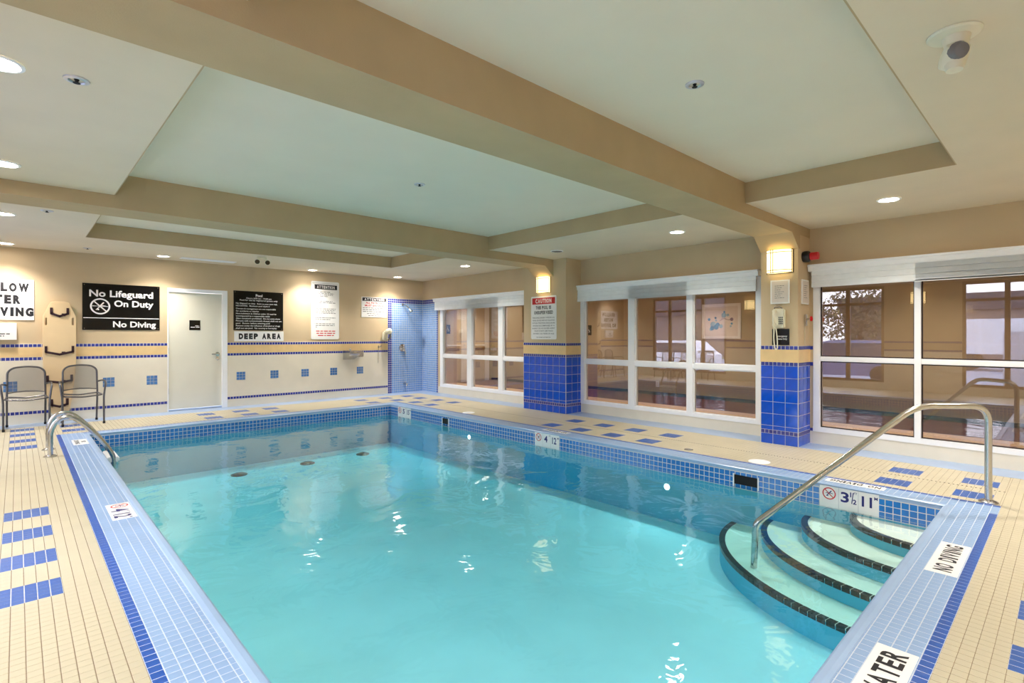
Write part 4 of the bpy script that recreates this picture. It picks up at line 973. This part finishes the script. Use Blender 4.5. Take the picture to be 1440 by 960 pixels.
CH = (((0.095, 10.15), 0.0, 'grey mesh metal armchair at the left picture edge under the shallow water sign'),
      ((0.70, 10.14), 0.03, 'grey mesh metal armchair between the spine board and the pool ladder'),
      ((-0.75, 7.5), PI / 2, 'first grey mesh chair by the parking lot windows, mirrored in the middle window'),
      ((-0.75, 8.15), PI / 2, 'middle grey mesh chair by the parking lot windows, mirrored in the middle window'),
      ((-0.75, 8.8), PI / 2, 'last grey mesh chair by the parking lot windows, mirrored in the middle window'))
for i, ((x, y), rz, lab) in enumerate(CH):
    o = proto if i == 0 else copy_tree(proto)
    o.location = (x, y, 0); o.rotation_euler = (0, 0, rz); o['label'] = lab; o['group'] = 'metal chairs along the walls'
    # the chairs' local front is -y

# ================================================================== CEILING FITTINGS
def sprinkler(x, y, z, label):
    t = thing('sprinkler', label, 'sprinkler', (x, y, z), 'ceiling sprinklers')
    b_ = MB(); b_.lathe([(0.055, -0.0005), (0.053, -0.006), (0.036, -0.009), (0.03, -0.003)], (x, y, z), n=20, cap=False); b_.build('escutcheon', M_SPRK, t, smooth=True)
    b_ = MB(); b_.lathe([(0.012, 0), (0.008, -0.008), (0.005, -0.014), (0.016, -0.017), (0.016, -0.019), (0, -0.02)], (x, y, z), n=12, cap=False); b_.build('head', M_RUBBER, t, smooth=True)
sprinkler(2.942, 1.541, ZT, 'round sprinkler in the nearest ceiling tray'); sprinkler(2.898, 4.42, ZT, 'round sprinkler in the middle ceiling tray')
sprinkler(0.219, 3.458, ZS, 'round sprinkler in the left soffit'); sprinkler(0.223, 7.278, ZS, 'tiny sprinkler in the left soffit beyond the far beam'); sprinkler(0.755, 9.971, ZS, 'tiny sprinkler in the back soffit above the lifeguard sign')
t = thing('ceiling_speaker', 'round grey louvred grille in the soffit before the far pillar', 'grille', (6.006, 5.393, ZS))
b_ = MB(); b_.lathe([(0.1, -0.0005), (0.1, -0.008), (0.085, -0.012), (0.08, -0.005), (0, -0.005)], (6.006, 5.393, ZS), n=26, cap=False); b_.build('rim', M_WHITE, t, smooth=True)
b_ = MB()
for k in range(-3, 4): hwid = math.sqrt(0.078 ** 2 - (k * 0.02) ** 2); b_.box(6.006 - hwid, 6.006 + hwid, 5.393 + k * 0.02 - 0.006, 5.393 + k * 0.02 + 0.006, ZS - 0.012, ZS - 0.006)
b_.build('louvres', M_GREYINK, t)
t = thing('ceiling_camera', 'ivory swivel camera on a round ceiling plate at the upper right', 'camera', (2.937, 0.348, ZS))
c0 = Vector((2.937, 0.348, ZS))
b_ = MB(); b_.lathe([(0.095, -0.001), (0.095, -0.006), (0.088, -0.012), (0, -0.013)], c0, n=30, cap=False); b_.build('mounting_plate', M_PLASTIC, t, smooth=True)
b_ = MB(); b_.tube([c0 + Vector((0.015, -0.005, -0.012)), c0 + Vector((0.015, -0.005, -0.06))], [0.05, 0.04], 14); b_.lathe([(0.0, -0.055), (0.045, -0.05), (0.05, 0.0), (0.042, 0.04), (0.02, 0.055)], c0 + Vector((0.01, 0, -0.09)), (-0.55, -0.35, 0.65), 18); b_.build('head', M_PLASTIC, t, smooth=True)
b_ = MB(); b_.lathe([(0.0, 0.060), (0.028, 0.052), (0.038, 0.03), (0.038, 0.0)], c0 + Vector((0.0, 0.0, -0.08)), (-0.72, -0.55, -0.25), 18, cap=False); b_.build('lens', M_GREYINK, t, smooth=True)
b_ = MB(); b_.tube([c0 + Vector((0.012, 0.0, -0.10)), c0 + Vector((0.010, 0.0, -0.135)), c0 + Vector((0.008, 0.0, -0.155))], [0.036, 0.038, 0.03], 14); b_.build('lower_cup', M_PLASTIC, t, smooth=True)
t = thing('emergency_light', 'twin head emergency light under the far ceiling tray', 'light', (2.93, 9.12, ZS))
b_ = MB(); b_.bbox(2.86, 3.0, 9.10, 9.16, ZS - 0.03, ZS - 0.0005, 0.006); b_.build('base', M_PLASTIC, t)
for dx in (-0.085, 0.075):
    b_ = MB(); b_.tube([(2.93 + dx * .6, 9.12, ZS - 0.025), (2.93 + dx, 9.10, ZS - 0.06)], 0.01, 6); b_.lathe([(0.02, -0.05), (0.04, -0.02), (0.045, 0.02), (0.04, 0.025)], (2.93 + dx, 9.08, ZS - 0.09), (-0.3, -0.9, -0.2), 14); h_ = b_.build('lamp_head', M_PLASTIC, t, smooth=True)
    b_ = MB(); b_.lathe([(0.038, 0.024), (0.03, 0.03), (0, 0.031)], (2.93 + dx, 9.08, ZS - 0.09), (-0.3, -0.9, -0.2), 14, cap=False); b_.build('reflector', M_BRONZE, h_)
def vent(x0, x1, y0, y1, label, m_, n):
    t = thing('ceiling_vent', label, 'vent', ((x0 + x1) / 2, (y0 + y1) / 2, ZS))
    b_ = MB(); b_.bbox(x0, x1, y0, y1, ZS - 0.01, ZS - 0.0005, 0.003); b_.build('frame', m_, t)
    b_ = MB()
    for k in range(n): yy = y0 + 0.02 + (y1 - y0 - 0.04) * (k + .5) / n; b_.box(x0 + 0.02, x1 - 0.02, yy - 0.006, yy + 0.006, ZS - 0.014, ZS - 0.009)
    b_.build('slats', M_WHITE if n > 2 else M_GREYINK, t)
vent(1.97, 2.80, 10.02, 10.22, 'long white ceiling diffuser above the door', M_WHITE, 4)
vent(4.35, 5.65, 10.43, 10.50, 'narrow slot vent in the back soffit above the attention sign', M_SOFFIT, 1)

# ================================================================== HALLWAY THINGS
t = thing('framed_art', 'white framed blue flower painting in the hallway behind the middle window', 'picture', (HX, 4.82, 1.245))
pl = Plane2D((HX - 0.03, 5.22, 1.245), PX_, PZ_, PN); board(t, pl, 0.795, 0.70, 0.028, M_SIGNW, 'frame')
p2 = Plane2D(pl.p(0.055, 0.055, 0.002), PX_, PZ_, PN); board(t, p2, 0.685, 0.59, 0.001, M_ART, 'canvas')
pl3 = Plane2D(pl.p(0, 0, 0.003), PX_, PZ_, PN)
bA, bL, bV = MB(), MB(), MB()
for x, y, r in ((0.155, 0.39, 0.028), (0.29, 0.42, 0.022), (0.305, 0.235, 0.052), (0.22, 0.215, 0.045), (0.335, 0.285, 0.04), (0.47, 0.535, 0.018), (0.62, 0.30, 0.022)): put_ring(bA, pl3, x, y, r, 0, 0.001, 12, True)
for x, y, r in ((0.30, 0.37, 0.022), (0.24, 0.285, 0.06), (0.40, 0.25, 0.04), (0.46, 0.47, 0.05), (0.54, 0.47, 0.03), (0.19, 0.19, 0.03), (0.60, 0.25, 0.02)): put_ring(bL, pl3, x, y, r, 0, 0.0005, 12, True)
put_line(bV, pl3, (0.38, 0.36), (0.46, 0.41), 0.008); put_line(bV, pl3, (0.46, 0.41), (0.56, 0.37), 0.01); put_line(bV, pl3, (0.56, 0.37), (0.62, 0.40), 0.012); put_line(bV, pl3, (0.42, 0.40), (0.44, 0.50), 0.006); put_ring(bV, pl3, 0.62, 0.385, 0.035, 0, 0.0008, 10, True)
bA.build('blue_blooms', M_ARTBLUE, t); bL.build('pale_wash', M_ARTLT, t); bV.build('stems', M_ARTVIO, t)
def access_sign(label, pl, wd, ht, loc, m_):
    t = thing('accessibility_sign', label, 'sign', loc); board(t, pl, wd, ht, 0.006, m_, 'board')
    b_ = MB(); c_ = (wd * 0.5, ht * 0.42); r = wd * 0.2
    put_ring(b_, pl, c_[0], c_[1], r, r * 0.28); put_ring(b_, pl, wd * 0.42, ht * 0.82, wd * 0.06, 0, fill=True)
    put_line(b_, pl, (wd * 0.42, ht * 0.75), (wd * 0.45, ht * 0.48), wd * 0.09); put_line(b_, pl, (wd * 0.45, ht * 0.5), (wd * 0.66, ht * 0.48), wd * 0.08); put_line(b_, pl, (wd * 0.66, ht * 0.48), (wd * 0.74, ht * 0.28), wd * 0.08)
    b_.build('wheelchair_symbol', M_WHITEINK, t)
access_sign('black accessibility sign on the hallway wall seen through the middle window', Plane2D((HX - 0.008, 8.285, 1.321), PX_, PZ_, PN), 0.18, 0.245, (HX, 8.2, 1.321), M_SIGNB)
access_sign('blue accessibility sign by the hallway doors seen through the far window', Plane2D((8.58, HY1 - 0.038, 1.36), BX, BZ, BN), 0.17, 0.25, (8.66, HY1, 1.36), M_BLUESIGN)
t = thing('wall_outlet', 'white wall outlet low on the hallway wall', 'outlet', (HX, 6.27, 0.18))
b_ = MB(); b_.bbox(HX - 0.008, HX - 0.0005, 6.23, 6.31, 0.18, 0.305, 0.003); b_.build('cover_plate', M_WHITE, t)
b_ = MB()
for z in (0.215, 0.265): b_.box(HX - 0.010, HX - 0.008, 6.255, 6.285, z - 0.015, z + 0.015)
b_.build('sockets', M_PLASTIC, t)

# ================================================================== OUTSIDE THE LEFT WINDOWS
ZG = -0.35
t = MB(); t.box(-60, XL - 0.2, -40, 60, ZG - 0.2, ZG); t.build('ground_parking_lot', M_ASPHALT, None, kind='structure')
t = MB(); t.box(-25.2, -22.8, -5, 40, ZG, ZG + 0.06); tag(t.build('lawn', M_GRASS, None), 'strip of dull lawn across the parking lot, mirrored in the windows', 'lawn')
def car(x, y, rz, paint, label, h=1.45):
    r = thing('car', label, 'car', (x, y, ZG))
    b_ = MB(); prof = [(-2.1, 0.25), (2.1, 0.25), (2.12, 0.55), (2.0, 0.75), (1.1, 0.9), (0.45, h - 0.05), (0.2, h), (-1.2, h), (-1.5, h - 0.06), (-1.95, 0.95), (-2.12, 0.85), (-2.15, 0.5)]
    b_.prism([(p_[0], p_[1]) for p_ in prof], 'y', -0.82, 0.82)
    b_.v = [(vx, vy * (1 - 0.2 * max(0, (vz - 0.85) / (h - 0.85))), vz) for vx, vy, vz in b_.v]
    def put(mb, nm, m_): 
        mb.v = [(vx + x, vy + y, vz + ZG) for vx, vy, vz in mb.v]; return mb.build(nm, m_, r)
    put(b_, 'body', paint)
    g_ = MB()
    for s_ in (-1, 1):
        yy = s_ * 0.80
        P_ = [(0.95, yy, 0.92), (0.42, s_ * 0.70, h - 0.1), (-1.35, s_ * 0.70, h - 0.1), (-1.75, yy, 0.95)]
        g_.add(P_ + [(a, b2 - s_ * 0.05, c_) for a, b2, c_ in P_], [(0, 1, 2, 3), (7, 6, 5, 4), (0, 1, 5, 4), (1, 2, 6, 5), (2, 3, 7, 6), (3, 0, 4, 7)])
    g_.box(-1.98, -1.55, -0.6, 0.6, 1.0, 1.02)
    g_.add([(1.12, -0.68, 0.91), (1.12, 0.68, 0.91), (0.5, 0.58, h - 0.07), (0.5, -0.58, h - 0.07), (1.0, -0.68, 0.88), (1.0, 0.68, 0.88), (0.4, 0.58, h - 0.1), (0.4, -0.58, h - 0.1)], [(0, 1, 2, 3), (7, 6, 5, 4), (0, 1, 5, 4), (1, 2, 6, 5), (2, 3, 7, 6), (3, 0, 4, 7)])
    put(g_, 'windows', M_CARGL)
    for wx in (-1.3, 1.35):
        for s_ in (-1, 1):
            b_ = MB(); b_.lathe([(0.2, -0.1), (0.31, -0.09), (0.31, 0.09), (0.2, 0.1)], (wx, s_ * 0.78, 0.31), (0, 1, 0), 18); put(b_, 'wheel', M_RUBBER)
    r.rotation_euler = (0, 0, rz)
car(-7.5, 12.6, PI / 2 + 0.1, M_CARW, 'white parked car mirrored in the middle window')
car(-8.2, 5.9, PI / 2 - 0.1, M_CARB, 'blue grey parked car mirrored in the nearest window', 1.5)
car(-13.0, 9.4, 0.2, M_CARW, 'white parked car farther off, mirrored in the nearest window')
t = thing('house', 'brown gabled house across the lot, mirrored in the middle window', 'house', (-30, 24, ZG))
b_ = MB(); b_.box(-34, -26, 14, 34, ZG, 3.0); b_.build('walls', M_BUILD, t)
b_ = MB(); b_.prism([(13, 3.0), (35, 3.0), (24, 6.2)], 'x', -34.4, -25.6); b_.build('roof', M_ROOF, t)
for y in (17, 21, 27, 31):
    b_ = MB(); b_.box(-25.99, -25.9, y - 0.9, y + 0.9, 0.6, 2.2); b_.build('window', M_CARGL, t)
t = thing('long_building', 'long low building with dark roof edge across the lot, mirrored in the nearest window', 'building', (-38, 4, ZG))
b_ = MB(); b_.box(-44, -36, -30, 13, ZG, 3.2); b_.build('walls', M_BUILD, t)
b_ = MB(); b_.box(-44.4, -35.6, -30.4, 13.4, 3.2, 4.4); b_.build('roof_edge', M_ROOF, t)
for y in (-10, -5, 0, 5, 10):
    b_ = MB(); b_.box(-35.99, -35.9, y - 1.5, y + 1.5, 0.4, 2.4); b_.build('window', M_CARGL, t)
t = thing('box_trailer', 'white box trailer parked across the lot, mirrored at the right picture edge', 'trailer', (-20, 1.6, ZG))
b_ = MB(); b_.box(-21.2, -18.8, -2.0, 4.6, 0.45, 2.1); b_.build('box', M_CARW, t)
for y in (-1.0, 3.4):
    for x in (-21.0, -19.0):
        b_ = MB(); b_.lathe([(0.25, -0.12), (0.4, -0.1), (0.4, 0.1), (0.25, 0.12)], (x, y, ZG + 0.4), (1, 0, 0), 16); b_.build('wheel', M_RUBBER, t)
t = thing('bin_enclosure', 'grey board enclosure in the lot, mirrored at the right picture edge', 'enclosure', (-9, 0.5, ZG))
for k in range(9):
    b_ = MB(); b_.box(-9.06, -9.0, -2.6 + k * 0.46, -2.15 + k * 0.46, ZG, 1.45); b_.build('board', M_GREYBOX, t)
t = thing('tree', 'bushy tree beyond the lot, mirrored in the nearest window', 'tree', (-18, 7.6, ZG))
b_ = MB(); b_.tube([(-18, 7.6, ZG), (-18.05, 7.65, 1.2), (-17.9, 7.5, 2.6)], [0.16, 0.12, 0.05], 8)
for a in range(6): b_.tube([(-18.02, 7.62, 1.1 + 0.2 * a), (-18 + 1.2 * math.cos(a * 1.1), 7.6 + 1.2 * math.sin(a * 1.1), 2.0 + 0.2 * a)], [0.05, 0.015], 5)
b_.build('trunk', M_BARK, t, smooth=True)
lf = MB(); rnd = random.Random(3)
for k in range(2600):
    a = rnd.uniform(0, 2 * PI); u = rnd.uniform(-1, 1); rr = 1.75 * rnd.random() ** 0.4; q = math.sqrt(1 - u * u)
    c_ = Vector((-18 + rr * q * math.cos(a), 7.6 + rr * q * math.sin(a) * 1.15, 2.25 + rr * u * 0.95))
    d1_ = Vector((rnd.gauss(0, 1), rnd.gauss(0, 1), rnd.gauss(0, 1))).normalized(); d2_ = d1_.orthogonal().normalized(); s_ = rnd.uniform(0.06, 0.13)
    lf.add([c_ - d1_ * s_, c_ + d2_ * s_ * 0.5, c_ + d1_ * s_, c_ - d2_ * s_ * 0.5], [(0, 1, 2, 3)])
me = bpy.data.meshes.new('leaves'); me.from_pydata([Vector(v) - Vector((-18, 7.6, ZG)) for v in lf.v], [], lf.f); me.materials.append(M_LEAF)
o = bpy.data.objects.new('leaves', me); COL.objects.link(o); o.parent = t; o['kind'] = 'stuff'
bpy.context.view_layer.update()
